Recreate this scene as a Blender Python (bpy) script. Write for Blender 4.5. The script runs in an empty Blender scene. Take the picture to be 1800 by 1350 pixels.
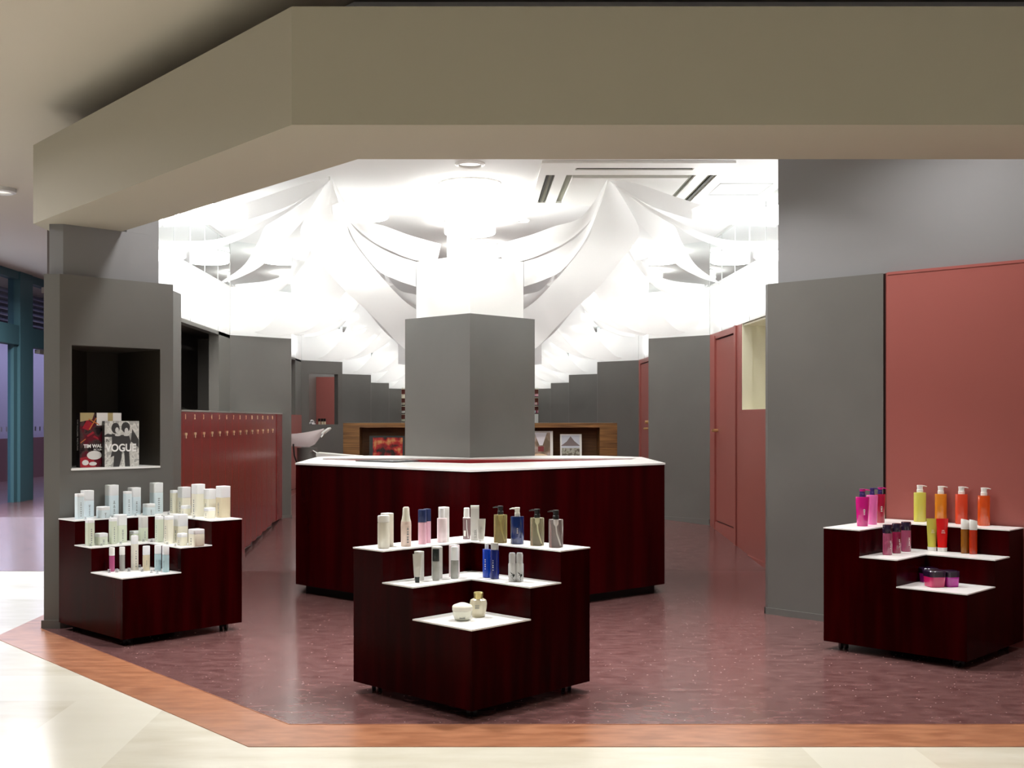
import bpy, bmesh, math, random
from mathutils import Vector, Matrix
random.seed(7)
S2 = math.sqrt(0.5)
C = bpy.context.scene.collection
SC = bpy.context.scene

# ------------------------------------------------------------------ camera
F = 2000.0; CX = 826.0; CY = 738.0; H = 1.2625          # focal length in pixels, principal point, eye height
cam_d = bpy.data.cameras.new('camera'); cam = bpy.data.objects.new('camera', cam_d); C.objects.link(cam)
cam.location = (0, 0, H); cam.rotation_euler = (math.pi/2, 0, 0)
cam_d.sensor_width = 36; cam_d.lens = 36*F/1800
cam_d.shift_x = (900-CX)/1800; cam_d.shift_y = (CY-675)/1800
cam_d.clip_start = 0.05; cam_d.clip_end = 200
SC.camera = cam
SC.view_settings.view_transform = 'Standard'
SC.view_settings.look = 'None'
SC.view_settings.gamma = 1
SC.view_settings.use_curve_mapping = False
SC.view_settings.exposure = 0.22

# ------------------------------------------------------------------ world and lights
LAMP_E = 13.5          # emission of the salon's drum lamps
MALL_W = 15.0         # watts of each recessed mall light
w = bpy.data.worlds.new('world'); SC.world = w; w.use_nodes = True
w.node_tree.nodes['Background'].inputs[0].default_value = (0.72, 0.72, 0.80, 1)
w.node_tree.nodes['Background'].inputs[1].default_value = 0.12

def area(name, loc, size, power, color=(1, 1, 1), rot=(0, 0, 0), spread=math.pi, size_y=None):
    d = bpy.data.lights.new(name, 'AREA'); d.energy = power; d.color = color; d.size = size; d.spread = spread
    if size_y: d.shape = 'RECTANGLE'; d.size_y = size_y
    o = bpy.data.objects.new(name, d); C.objects.link(o); o.location = loc; o.rotation_euler = rot
    return o
ZC = H + 1.87         # salon ceiling
ZM = H + 1.92         # mall ceiling
ZT = H + 0.884        # top of the dark panels
ZL = H + 1.387        # top of column cladding / mirror joint
WARM = (1.0, 0.975, 0.94)
for i, (x, y) in enumerate([(-3.2, 0.4), (-0.8, 0.4), (1.6, 0.4), (4.0, 0.4), (-5.0, 3.2), (-2.6, 2.7), (0.0, 2.6), (2.6, 2.6), (5.0, 2.6),
                            (-4.7, 6.2), (-4.6, 9.5), (-4.9, 12.5)]):  # last light is added, far-left ones raised, to brighten floor and frames
    area('mall_downlight_and_fill', (x, y, ZM-0.03), 0.45, MALL_W if i < 9 else 100, WARM if i < 9 else (0.97, 0.95, 1.0), spread=math.radians(96 if i < 9 else 165))
for (x, y, pw, sp) in ((2.35, 6.1, 12, 150), (0.7, 5.75, 25, 105), (-0.8, 5.9, 25, 105), (-1.55, 6.9, 11, 140), (1.4, 6.9, 15, 120), (3.6, 5.6, 15, 150)):
    area('entrance_downlight', (x, y, ZC-0.03), 0.2, pw, (1.0, 0.98, 0.96), spread=math.radians(sp))
for k in range(5):
    for s_ in (1, -1):
        area('cove_uplight', (s_*2.30, 9.6+5.0*k, ZT+0.05), 0.12, 20 if k < 2 else 20, (0.98, 0.99, 1.0), rot=(math.pi, math.radians(12)*s_, 0), size_y=3.6)
area('pillar_uplight', (0.0, 9.75, ZL+0.03), 0.35, 12, (0.98, 0.99, 1.0), rot=(math.pi, 0, 0))
area('side_room_fill', (-2.8, 9.2, 2.05), 0.25, 50, (1.0, 0.93, 0.85))  # both side room lights are added fill, unseen, to lift the dark opening
area('side_room_fill', (-3.6, 13.55, 2.05), 0.2, 14, (1.0, 0.9, 0.8))
area('daylight_entrance', (-5.7, 14, 1.7), 2.5, 30, (0.75, 0.8, 1.0), rot=(0, math.radians(-90), 0), size_y=6.0)

# ------------------------------------------------------------------ materials
def lin(c):
    return tuple((v/255/12.92 if v/255 <= 0.04045 else ((v/255+0.055)/1.055)**2.4) for v in c)
def mat(name, rgb, rough=0.5, metal=0.0, spec=0.5, trans=0.0, ior=1.45, emit=0.0, coat=0.0, ecol=None, sss=0.0):
    m = bpy.data.materials.new(name); m.use_nodes = True
    b = m.node_tree.nodes['Principled BSDF']
    col = lin(rgb)+(1,)
    b.inputs['Base Color'].default_value = col
    b.inputs['Roughness'].default_value = rough
    b.inputs['Metallic'].default_value = metal
    b.inputs['Specular IOR Level'].default_value = spec
    b.inputs['Transmission Weight'].default_value = trans
    b.inputs['IOR'].default_value = ior
    b.inputs['Coat Weight'].default_value = coat
    b.inputs['Coat Roughness'].default_value = 0.08
    if sss:
        b.inputs['Subsurface Weight'].default_value = sss
        b.inputs['Subsurface Radius'].default_value = (0.02, 0.02, 0.02)
    if emit:
        b.inputs['Emission Color'].default_value = (lin(ecol)+(1,)) if ecol else col
        b.inputs['Emission Strength'].default_value = emit
    return m
def nodes(m): return m.node_tree.nodes, m.node_tree.links, m.node_tree.nodes['Principled BSDF']
def add_noise(m, c1, c2, scale=5, vscale=(1, 1, 1), lo=0.35, hi=0.65, detail=4, rough_var=None, bump=0.0):
    n, l, b = nodes(m)
    tc = n.new('ShaderNodeTexCoord'); mp = n.new('ShaderNodeMapping'); mp.inputs['Scale'].default_value = vscale
    nz = n.new('ShaderNodeTexNoise'); nz.inputs['Scale'].default_value = scale; nz.inputs['Detail'].default_value = detail
    rp = n.new('ShaderNodeValToRGB'); rp.color_ramp.elements[0].position = lo; rp.color_ramp.elements[1].position = hi
    rp.color_ramp.elements[0].color = lin(c1)+(1,); rp.color_ramp.elements[1].color = lin(c2)+(1,)
    l.new(tc.outputs['Object'], mp.inputs[0]); l.new(mp.outputs[0], nz.inputs[0]); l.new(nz.outputs[0], rp.inputs[0])
    l.new(rp.outputs[0], b.inputs['Base Color'])
    if bump:
        bp = n.new('ShaderNodeBump'); bp.inputs['Strength'].default_value = bump; bp.inputs['Distance'].default_value = 0.01
        l.new(nz.outputs[0], bp.inputs['Height']); l.new(bp.outputs[0], b.inputs['Normal'])
    return rp

M = {}
M['white_ceiling'] = mat('white_ceiling', (222, 223, 222), 0.8)
M['mall_ceiling'] = mat('mall_ceiling', (205, 198, 184), 0.85)
M['beam'] = mat('beam_paint', (174, 169, 154), 0.75)
M['charcoal'] = mat('charcoal_paint', (104, 103, 99), 0.42, spec=0.5)
add_noise(M['charcoal'], (102, 101, 97), (108, 107, 103), 1.5)
M['charcoal_up'] = mat('grey_upper_paint', (132, 132, 134), 0.4)
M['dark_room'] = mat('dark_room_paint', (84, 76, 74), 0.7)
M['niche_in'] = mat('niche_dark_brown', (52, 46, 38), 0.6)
M['brown_room'] = mat('brown_room_paint', (74, 54, 40), 0.7)
M['red_wall'] = mat('oxide_red_paint', (156, 86, 80), 0.38)
M['red_dark'] = mat('oxide_red_shadow_gap', (40, 10, 8), 0.6)
M['red_locker'] = mat('locker_red_laminate', (134, 48, 50), 0.22, spec=0.6)
M['lacquer'] = mat('dark_red_lacquer', (56, 3, 5), 0.22, spec=0.045)
add_noise(M['lacquer'], (30, 0, 0), (48, 0, 2), 2.2, (6, 6, 0.6))
M['lacquer_counter'] = mat('counter_red_lacquer', (80, 3, 5), 0.25, spec=0.12)
add_noise(M['lacquer_counter'], (34, 0, 1), (56, 0, 3), 1.4, (5, 5, 0.4))
M['red_inner'] = mat('inner_red', (196, 52, 60), 0.5)
M['white_top'] = mat('white_solid_surface', (246, 246, 244), 0.25)
M['mirror_white'] = mat('white_reflection_panel', (240, 242, 242), 0.08, spec=0.6, coat=0.5)  # white colour stands for the drapes reflected in the lower mirrors
M['cream'] = mat('cream_paint', (242, 238, 216), 0.7)
M['black'] = mat('black_plastic', (18, 18, 18), 0.35)
M['kick'] = mat('kick_black', (22, 21, 18), 0.7)
M['brass'] = mat('brass', (232, 208, 150), 0.3, metal=1)
M['gold_tag'] = mat('gold_tag', (238, 222, 176), 0.35)
M['chrome'] = mat('chrome', (220, 220, 220), 0.15, metal=1)
M['grey_ledge'] = mat('grey_ledge', (140, 138, 130), 0.5)
M['mirror'] = mat('mirror_glass', (242, 246, 246), 0.02, metal=1)
M['seam'] = mat('mirror_joint', (196, 198, 196), 0.5)
M['mullion'] = mat('blue_grey_aluminium', (74, 112, 120), 0.45, spec=0.4)
M['outdoor_wall'] = mat('mauve_wall', (176, 160, 186), 0.9)
M['outdoor_low'] = mat('maroon_wall', (112, 66, 74), 0.9)
M['louver'] = mat('louver_grey', (150, 146, 160), 0.6)
M['porcelain'] = mat('porcelain', (240, 232, 232), 0.15)
M['lamp_ring'] = mat('lamp_ring', (225, 225, 225), 0.5)
M['leaf'] = mat('dark_leaf', (24, 26, 18), 0.6)
M['walnut'] = mat('walnut', (120, 84, 46), 0.45)
add_noise(M['walnut'], (92, 60, 32), (150, 108, 62), 9, (0.35, 1, 7), 0.3, 0.7)
M['walnut_in'] = mat('walnut_inner', (86, 56, 34), 0.5)
add_noise(M['walnut_in'], (104, 70, 44), (146, 102, 64), 9, (0.35, 1, 9), 0.3, 0.7)
M['glass_dark'] = mat('tray_glass', (150, 158, 164), 0.1, spec=0.8)
M['paper'] = mat('page_block', (228, 222, 206), 0.8)
M['ac_metal'] = mat('ac_slot_grey', (120, 120, 104), 0.5)
M['ac_dark'] = mat('ac_slot_dark', (40, 40, 32), 0.6)

# lamp diffuser (gives off light)
M['lamp'] = mat('lamp_diffuser', (255, 255, 255), 0.5, emit=LAMP_E, ecol=(255, 252, 246))
M['mall_lamp'] = mat('mall_lamp_glow', (250, 246, 236), 0.5, emit=0.7)

# translucent white fabric
m = bpy.data.materials.new('white_voile'); m.use_nodes = True; n = m.node_tree.nodes; l = m.node_tree.links; n.clear()
out = n.new('ShaderNodeOutputMaterial'); d = n.new('ShaderNodeBsdfDiffuse'); t = n.new('ShaderNodeBsdfTranslucent'); tr = n.new('ShaderNodeBsdfTransparent')
d.inputs[0].default_value = (0.82, 0.825, 0.825, 1); t.inputs[0].default_value = (0.82, 0.825, 0.825, 1); tr.inputs[0].default_value = (1, 1, 1, 1)
mx = n.new('ShaderNodeMixShader'); mx.inputs[0].default_value = 0.5; mx2 = n.new('ShaderNodeMixShader'); mx2.inputs[0].default_value = 0.03
l.new(d.outputs[0], mx.inputs[1]); l.new(t.outputs[0], mx.inputs[2]); l.new(mx.outputs[0], mx2.inputs[1]); l.new(tr.outputs[0], mx2.inputs[2]); l.new(mx2.outputs[0], out.inputs[0])
M['voile'] = m

# clear glass: thin, sees through
def thin_glass(name, col, mixf=0.12, rough=0.03):
    m = bpy.data.materials.new(name); m.use_nodes = True; n = m.node_tree.nodes; l = m.node_tree.links; n.clear()
    out = n.new('ShaderNodeOutputMaterial'); tr = n.new('ShaderNodeBsdfTransparent'); g = n.new('ShaderNodeBsdfGlossy'); mx = n.new('ShaderNodeMixShader')
    tr.inputs[0].default_value = col; g.inputs['Roughness'].default_value = rough; mx.inputs[0].default_value = mixf
    l.new(tr.outputs[0], mx.inputs[1]); l.new(g.outputs[0], mx.inputs[2]); l.new(mx.outputs[0], out.inputs[0])
    return m
M['window_glass'] = thin_glass('window_glass', (0.86, 0.9, 0.96, 1), 0.08)

# salon floor: maroon linoleum with white flecks
m = mat('maroon_linoleum', (96, 52, 50), 0.2, spec=0.5); n, l, b = nodes(m)
rp = add_noise(m, (94, 61, 60), (124, 90, 88), 11, (0.9, 1.8, 1), 0.3, 0.72, 8)
tc = n.new('ShaderNodeTexCoord'); vo = n.new('ShaderNodeTexVoronoi'); vo.inputs['Scale'].default_value = 34
lt = n.new('ShaderNodeMath'); lt.operation = 'LESS_THAN'; lt.inputs[1].default_value = 0.11
vo2 = n.new('ShaderNodeSeparateColor'); gt = n.new('ShaderNodeMath'); gt.operation = 'GREATER_THAN'; gt.inputs[1].default_value = 0.6
mul = n.new('ShaderNodeMath'); mul.operation = 'MULTIPLY'; mc = n.new('ShaderNodeMix'); mc.data_type = 'RGBA'
l.new(tc.outputs['Object'], vo.inputs['Vector']); l.new(vo.outputs['Distance'], lt.inputs[0]); l.new(vo.outputs['Color'], vo2.inputs[0]); l.new(vo2.outputs[0], gt.inputs[0])
l.new(lt.outputs[0], mul.inputs[0]); l.new(gt.outputs[0], mul.inputs[1]); l.new(mul.outputs[0], mc.inputs[0]); l.new(rp.outputs[0], mc.inputs[6]); mc.inputs[7].default_value = (0.5, 0.41, 0.4, 1)
l.new(mc.outputs[2], b.inputs['Base Color'])
M['lino'] = m
m = mat('terracotta_border', (156, 92, 56), 0.28)
add_noise(m, (140, 88, 62), (178, 122, 90), 9, (0.7, 2.2, 1), 0.25, 0.62, 6)
M['terracotta'] = m
# mall floor: cream vinyl with a wide lighter plaid
m = mat('cream_tile', (226, 220, 200), 0.2, spec=0.5); n, l, b = nodes(m)
rp = add_noise(m, (214, 209, 190), (228, 225, 210), 3.0, (1, 3, 1), 0.3, 0.7, 6)
tc = n.new('ShaderNodeTexCoord'); sx = n.new('ShaderNodeSeparateXYZ'); l.new(tc.outputs['Object'], sx.inputs[0])
def band(axis, off, period, width):
    a = n.new('ShaderNodeMath'); a.operation = 'SUBTRACT'; l.new(sx.outputs[axis], a.inputs[0]); a.inputs[1].default_value = off
    w_ = n.new('ShaderNodeMath'); w_.operation = 'FLOORED_MODULO'; l.new(a.outputs[0], w_.inputs[0]); w_.inputs[1].default_value = period
    c = n.new('ShaderNodeMath'); c.operation = 'LESS_THAN'; l.new(w_.outputs[0], c.inputs[0]); c.inputs[1].default_value = width
    return c
b1 = band(0, -1.77, 3.05, 0.43); b2 = band(1, 5.12, 2.9, 0.5)
mxm = n.new('ShaderNodeMath'); mxm.operation = 'MAXIMUM'; l.new(b1.outputs[0], mxm.inputs[0]); l.new(b2.outputs[0], mxm.inputs[1])
sc = n.new('ShaderNodeMath'); sc.operation = 'MULTIPLY'; sc.inputs[1].default_value = 0.75; l.new(mxm.outputs[0], sc.inputs[0])
mc = n.new('ShaderNodeMix'); mc.data_type = 'RGBA'; l.new(sc.outputs[0], mc.inputs[0]); l.new(rp.outputs[0], mc.inputs[6]); mc.inputs[7].default_value = lin((234, 232, 218))+(1,)
l.new(mc.outputs[2], b.inputs['Base Color'])
M['cream_tile'] = m

# ------------------------------------------------------------------ mesh helpers
def obj(name, bm, material, parent=None, smooth=False, loc=None):
    me = bpy.data.meshes.new(name); bmesh.ops.recalc_face_normals(bm, faces=bm.faces); bm.to_mesh(me); bm.free()
    if smooth:
        for p in me.polygons: p.use_smooth = True
        try: me.set_sharp_from_angle(angle=math.radians(35))
        except Exception: pass
    for mm in (material if isinstance(material, (list, tuple)) else [material]): me.materials.append(mm)
    o = bpy.data.objects.new(name, me); C.objects.link(o)
    if parent: o.parent = parent
    if loc: o.location = loc
    return o
def thing(name, label, cat, loc=(0, 0, 0), rz=0, group=None):
    o = bpy.data.objects.new(name, None); C.objects.link(o); o.empty_display_size = 0.05
    o.location = loc; o.rotation_euler = (0, 0, rz); o['label'] = label; o['category'] = cat
    if group: o['group'] = group
    return o
def tag(o, label, cat, group=None):
    o['label'] = label; o['category'] = cat
    if group: o['group'] = group
    return o
def struct(name, bm, m, label=None, parent=None):
    o = obj(name, bm, m, parent)
    if not parent: o['kind'] = 'structure'
    if label: o['label'] = label
    return o
def prism(bm, pts, z0, z1, mi=0):
    a = [bm.verts.new((p[0], p[1], z0)) for p in pts]; b = [bm.verts.new((p[0], p[1], z1)) for p in pts]
    fs = [bm.faces.new(a[::-1]), bm.faces.new(b)]
    k = len(pts)
    for i in range(k): fs.append(bm.faces.new((a[i], a[(i+1) % k], b[(i+1) % k], b[i])))
    for f in fs: f.material_index = mi
    return bm
def box(bm, x0, x1, y0, y1, z0, z1, mi=0):
    return prism(bm, [(x0, y0), (x1, y0), (x1, y1), (x0, y1)], z0, z1, mi)
def slab(p, q, t, side=1):
    """four plan points of a wall from p to q with thickness t to the left (side=1) of p->q"""
    d = Vector((q[0]-p[0], q[1]-p[1])).normalized(); nrm = Vector((-d.y, d.x))*t*side
    return [p, q, (q[0]+nrm.x, q[1]+nrm.y), (p[0]+nrm.x, p[1]+nrm.y)]
def lathe(bm, prof, seg=28, sx=1.0, sy=1.0, cx=0, cy=0, sq=None, mi=0):
    """prof: list of (r, z); sq: superellipse exponent for squarish sections"""
    rings = []
    for r, z in prof:
        if r <= 1e-6:
            rings.append([bm.verts.new((cx, cy, z))]); continue
        ring = []
        for i in range(seg):
            a = 2*math.pi*(i+0.5)/seg; c, s = math.cos(a), math.sin(a)
            if sq:
                k = (abs(c)**sq+abs(s)**sq)**(-1/sq); x, y = c*k, s*k
            else: x, y = c, s
            ring.append(bm.verts.new((cx+r*x*sx, cy+r*y*sy, z)))
        rings.append(ring)
    for A, B in zip(rings, rings[1:]):
        if len(A) == 1 and len(B) == 1: continue
        if len(A) == 1:
            for i in range(seg): bm.faces.new((A[0], B[(i+1) % seg], B[i])).material_index = mi
        elif len(B) == 1:
            for i in range(seg): bm.faces.new((A[i], A[(i+1) % seg], B[0])).material_index = mi
        else:
            for i in range(seg): bm.faces.new((A[i], A[(i+1) % seg], B[(i+1) % seg], B[i])).material_index = mi
    return bm
def tube(bm, pts, r, seg=8):
    pts = [Vector(p) for p in pts]; rings = []
    for i, p in enumerate(pts):
        t = (pts[min(i+1, len(pts)-1)]-pts[max(i-1, 0)]).normalized()
        up = Vector((0, 0, 1)) if abs(t.z) < 0.9 else Vector((1, 0, 0))
        u = t.cross(up).normalized(); v = t.cross(u)
        rr = r[i] if isinstance(r, (list, tuple)) else r
        rings.append([bm.verts.new(p+(u*math.cos(2*math.pi*k/seg)+v*math.sin(2*math.pi*k/seg))*rr) for k in range(seg)])
    for A, B in zip(rings, rings[1:]):
        for k in range(seg): bm.faces.new((A[k], A[(k+1) % seg], B[(k+1) % seg], B[k]))
    bm.faces.new(rings[0]); bm.faces.new(rings[-1][::-1])
    return bm
def NB(): return bmesh.new()
def catmull(P, n):
    P = [Vector(p) for p in P]; out = []; k = len(P)-1
    for i in range(n+1):
        t = i/n*k; j = min(int(t), k-1); u = t-j
        p0 = P[j-1] if j > 0 else P[0]*2-P[1]; p1 = P[j]; p2 = P[j+1]; p3 = P[j+2] if j+2 <= k else P[k]*2-P[k-1]
        out.append(0.5*((2*p1)+(p2-p0)*u+(2*p0-5*p1+4*p2-p3)*u*u+(3*p1-p0-3*p2+p3)*u**3))
    return out
def text_mesh(name, s, size, m, parent, loc, rot, extrude=0.0006, sx=1.0, shear=0.0, bold=0.0, align='CENTER'):
    cu = bpy.data.curves.new(name, 'FONT'); cu.body = s; cu.size = size; cu.extrude = extrude; cu.align_x = align; cu.shear = shear; cu.offset = bold
    to = bpy.data.objects.new(name, cu); C.objects.link(to)
    dg = bpy.context.evaluated_depsgraph_get(); dg.update()
    me = bpy.data.meshes.new_from_object(to.evaluated_get(dg)); bpy.data.objects.remove(to)
    me.materials.clear(); me.materials.append(m)
    o = bpy.data.objects.new(name, me); C.objects.link(o); o.parent = parent; o.location = loc; o.rotation_euler = rot; o.scale = (sx, 1, 1)
    return o

# ------------------------------------------------------------------ floors
FZ = 0.0695
def fz(y): return 0.0 if y < 9.5 else min(FZ*(y-9.5), FZ*2.9)
ZF2 = fz(13)
bm = NB(); box(bm, -14, 12, -3, 7.0, -0.1, -0.002)
prism(bm, [(-14, 7.0), (-2.76, 7.0), (-2.76, 30), (-14, 30)], -0.1, -0.002)
struct('floor', bm, M['cream_tile'], 'glossy cream floor of the mall with lighter bands')
ang = [(-0.748, 4.711), (8, 4.711)]
bm = NB()
pts = [(-0.748, 4.711), (8, 4.711), (8, 9.5), (-2.60, 9.5), (-2.60, 6.89)]
prism(bm, pts, -0.05, 0.0)
vs = []
for (y, z) in ((9.5, 0), (12.4, ZF2), (34, ZF2)):
    vs.append([bm.verts.new((-8, y, z)), bm.verts.new((8, y, z))])
for a, b_ in zip(vs, vs[1:]): bm.faces.new((a[0], a[1], b_[1], b_[0]))
struct('floor', bm, M['lino'], 'maroon speckled linoleum of the salon, ramping up towards the back')
bm = NB()
prism(bm, [(-0.856, 4.396), (8, 4.396), (8, 4.711), (-0.748, 4.711), (-2.60, 6.88), (-2.60, 8.5), (-2.76, 8.5), (-2.76, 6.60)], -0.05, 0.0005)
struct('trim_1', bm, M['terracotta'], 'terracotta border strip edging the maroon floor')
bm = NB(); tube(bm, [(-2.6, 6.885, 0.0), (-0.748, 4.713, 0.0), (7.9, 4.713, 0.0)], 0.003, 6)
struct('trim_2', bm, M['terracotta'], 'thin joint line between border strip and maroon floor')

# ------------------------------------------------------------------ ceilings
bm = NB(); box(bm, -14, 12, -3, 34, ZM, ZM+0.05)
struct('ceiling', bm, M['mall_ceiling'], 'beige mall ceiling outside the salon')
bm = NB(); prism(bm, [(-0.53, 5.2), (8, 5.2), (8, 34), (-4.6, 34), (-4.6, 13.2), (-3.0, 13.0), (-3.0, 8.1), (-2.6, 7.6)], ZC, ZC+0.04)
struct('ceiling', bm, M['white_ceiling'], 'white salon ceiling')
# bulkhead beam
bm = NB(); prism(bm, [(-2.67, 6.957), (-0.724, 4.624), (8, 4.624), (8, 5.234), (-0.515, 5.234), (-2.67, 7.78)], H+1.199, H+1.68)
struct('wall_bulkhead', bm, M['beam'], 'beige bulkhead beam bending over the salon entrance')
bm = NB(); prism(bm, [(-2.98, 7.98), (-0.83, 5.30), (8, 5.30), (8, 5.40), (-0.78, 5.40), (-2.85, 8.0)], H+1.68, ZM)  # added out of view to keep salon light off the mall ceiling
struct('wall_light_block', bm, M['dark_room'], 'added dark wall hidden above the bulkhead beam to block salon light')

# ------------------------------------------------------------------ salon walls, module by module
PER = 5.0
def mir(pts, s): return [(s*p[0], p[1]) for p in pts]
# panel corners for side s=+1 : inner (1.94,7.42) -> wall (2.491,6.868), module k: inner (1.95, 7.4+5k), wall (2.5, 6.85+5k)
def panel_line(k):
    return (1.95, 7.4+PER*k), (2.5, 6.85+PER*k)
for s, side in ((1, 'right'), (-1, 'left')):
    for k in range(1, 6):
        a, b_ = panel_line(k)
        z0 = fz(a[1]-0.4)-0.05
        poly = mir([a, b_, (2.6, b_[1]), (2.6, a[1]+0.1), (a[0], a[1]+0.03)], s)
        if k == 2 and s == -1:
            # dark panel with a serving hatch
            bm = NB(); X0, Y0 = a; hx0, hx1 = 2.01, 2.40
            def seg(x0, x1, z0_, z1_, t=0.09):
                p = (-x0, 19.35-x0+0.0); q = (-x1, 19.35-x1)
                pp = [(p[0], p[1]), (q[0], q[1]), (q[0]-t*S2, q[1]+t*S2), (p[0]-t*S2, p[1]+t*S2)]
                prism(bm, pp, z0_, z1_)
            seg(1.95, 2.5, z0, 1.193); seg(1.95, 2.5, 1.955, ZT); seg(1.95, 2.01, 1.193, 1.955); seg(2.40, 2.5, 1.193, 1.955)
            struct('wall_left_panel', bm, M['charcoal'], 'charcoal panel with a serving hatch')
        else:
            bm = NB(); prism(bm, poly, z0, ZT)
            struct('wall_%s_panel' % side, bm, M['charcoal'])
        # baseboard
        bm = NB(); pp = slab(a, b_, 0.012, -1) if True else None
        pz = fz(b_[1]); prism(bm, mir([(a[0]-0.012, a[1]), (b_[0]-0.012, b_[1]), b_, a], s), z0, pz+0.06 if k > 1 else fz(12.1)+0.045)
        struct('baseboard_%s' % side, bm, M['charcoal'])
        # mirror above panel
        mp_ = mir([(a[0], a[1]+0.02), (b_[0], b_[1]+0.02), (b_[0]+0.012, b_[1]+0.032), (a[0]+0.012, a[1]+0.032)], s)
        bm = NB(); prism(bm, mp_, ZT, ZL); struct('wall_%s_panel_white' % side, bm, M['mirror_white'], 'lower mirror above the charcoal panel, white reflection put into the colour')
        bm = NB(); prism(bm, mp_, ZL, ZC)
        struct('wall_%s_mirror' % side, bm, M['mirror'], 'mirror panel above the charcoal panel')
    # mirrors above the straight walls, with joints
    for k in range(0, 6):
        y0 = 7.5+PER*k; y1 = 11.87+PER*k
        if k == 5: y1 = 33
        bm = NB(); box(bm, *sorted((s*2.5, s*2.512)), y0, y1, ZT, ZL); struct('wall_%s_band' % side, bm, M['mirror_white'], 'lower mirrors above the wall, white reflection put into the colour')
        bm = NB(); box(bm, *sorted((s*2.5, s*2.512)), y0, y1, ZL, ZC)
        struct('wall_%s_mirror' % side, bm, M['mirror'], 'row of mirror panels above the wall')
        bm = NB()
        yy = y1-0.02
        while yy > y0+0.1:
            box(bm, *sorted((s*2.4965, s*2.5)), yy-0.004, yy+0.004, ZT, ZC); yy -= 0.56
        box(bm, *sorted((s*2.4965, s*2.5)), y0, y1, ZL-0.005, ZL+0.005)
        box(bm, *sorted((s*2.49, s*2.5)), y0, y1, ZC-0.025, ZC-0.0)
        struct('trim_%d' % (3+k), bm, M['seam'], 'pale joints between the wall mirrors')
# corner fillers (returns) between panel inner edge and wall are open; plain walls for deeper modules
for s, side in ((1, 'right'), (-1, 'left')):
    for k in range(2, 5):
        bm = NB(); box(bm, *sorted((s*2.5, s*2.6)), 7.4+PER*k, 11.85+PER*k, ZF2-0.05, ZT)
        struct('wall_%s' % side, bm, M['charcoal'])
    bm = NB(); box(bm, *sorted((s*2.5, s*2.6)), 32.4, 33.5, ZF2-0.05, ZT); struct('wall_%s' % side, bm, M['charcoal'])

# right red wall, first module: niche opening and door
XW = 2.5
bm = NB(); t = 0.1
box(bm, XW, XW+t, 6.95, 8.2, 0, ZT); box(bm, XW, XW+t, 8.2, 10.47, 0, 1.354); box(bm, XW, XW+t, 10.47, 10.66, 0, ZT)
struct('wall_right', bm, M['red_wall'], 'oxide red wall with a tall cream niche')
bm = NB(); box(bm, XW+t, XW+0.62, 8.1, 8.2, 1.3, ZT+0.02); box(bm, XW+t, XW+0.62, 10.47, 10.57, 1.3, ZT+0.02)
box(bm, XW+0.6, XW+0.66, 8.1, 10.57, 1.3, ZT+0.02); box(bm, XW+t, XW+0.62, 8.1, 10.57, 1.29, 1.354); box(bm, XW+0.02, XW+0.66, 8.1, 10.57, ZT-0.02, ZT)
box(bm, XW+0.004, XW+0.1, 10.46, 10.472, 1.35, ZT-.001); box(bm, XW+0.004, XW+0.1, 8.2, 10.47, 1.350, 1.357)
struct('wall_right_niche', bm, M['cream'], 'cream lined recess in the red wall')
bm = NB(); box(bm, XW-0.012, XW, 7.3, 10.60, 0, 0.05); struct('baseboard_right', bm, M['red_wall'])
bm = NB(); box(bm, XW, XW+t, 11.6, 11.85, 0, ZT); box(bm, XW, XW+t, 10.66, 11.6, ZT-0.06, ZT); box(bm, XW-0.014, XW, 10.66, 10.73, 0, ZT); box(bm, XW-0.008, XW, 11.6, 11.64, 0, ZT-0.03); box(bm, XW, XW+t, 10.66, 11.7, 0, 0.225)
box(bm, XW, XW+t, 10.655, 10.735, 0, ZT)
struct('trim_9', bm, M['red_wall'], 'red door frame')
def door(y0, y1, zb, name, hy, hz, lock=False):
    bm = NB(); box(bm, XW+0.012, XW+0.05, y0, y1, zb+0.015, ZT-0.075)
    dr = struct(name, bm, M['red_wall'], 'oxide red flush door')
    bm = NB(); box(bm, XW+0.03, XW+0.09, y0, y1, zb-0.02, zb+0.015); box(bm, XW+0.03, XW+0.09, y0, y1, ZT-0.075, ZT-0.06)
    struct('shadow_gap', bm, M['red_dark'], parent=dr)
    bm = NB(); tube(bm, [(XW+0.012, hy, hz), (XW-0.045, hy, hz)], 0.016, 12); tube(bm, [(XW-0.04, hy, hz), (XW-0.045, hy-0.06, hz)], 0.014, 12)
    if lock: tube(bm, [(XW+0.012, hy, hz+0.09), (XW-0.03, hy, hz+0.09)], 0.022, 12)
    h = struct('door_handle', bm, M['brass'], parent=dr)
    return dr
door(10.73, 11.6, 0.225, 'door_1', 11.53, 1.155)
# second module, right: door 2
bm = NB(); box(bm, XW, XW+t, 12.4, 15.8, 0, ZT); box(bm, XW, XW+t, 16.7, 16.86, 0, ZT); box(bm, XW, XW+t, 15.8, 16.7, ZT-0.06, ZT); box(bm, XW, XW+t, 15.8, 16.7, 0, ZF2+0.03)
struct('wall_right', bm, M['red_wall'], 'oxide red wall around the second door')
door(15.8, 16.7, ZF2+0.03, 'door_2', 16.05, 1.14, True)

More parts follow.
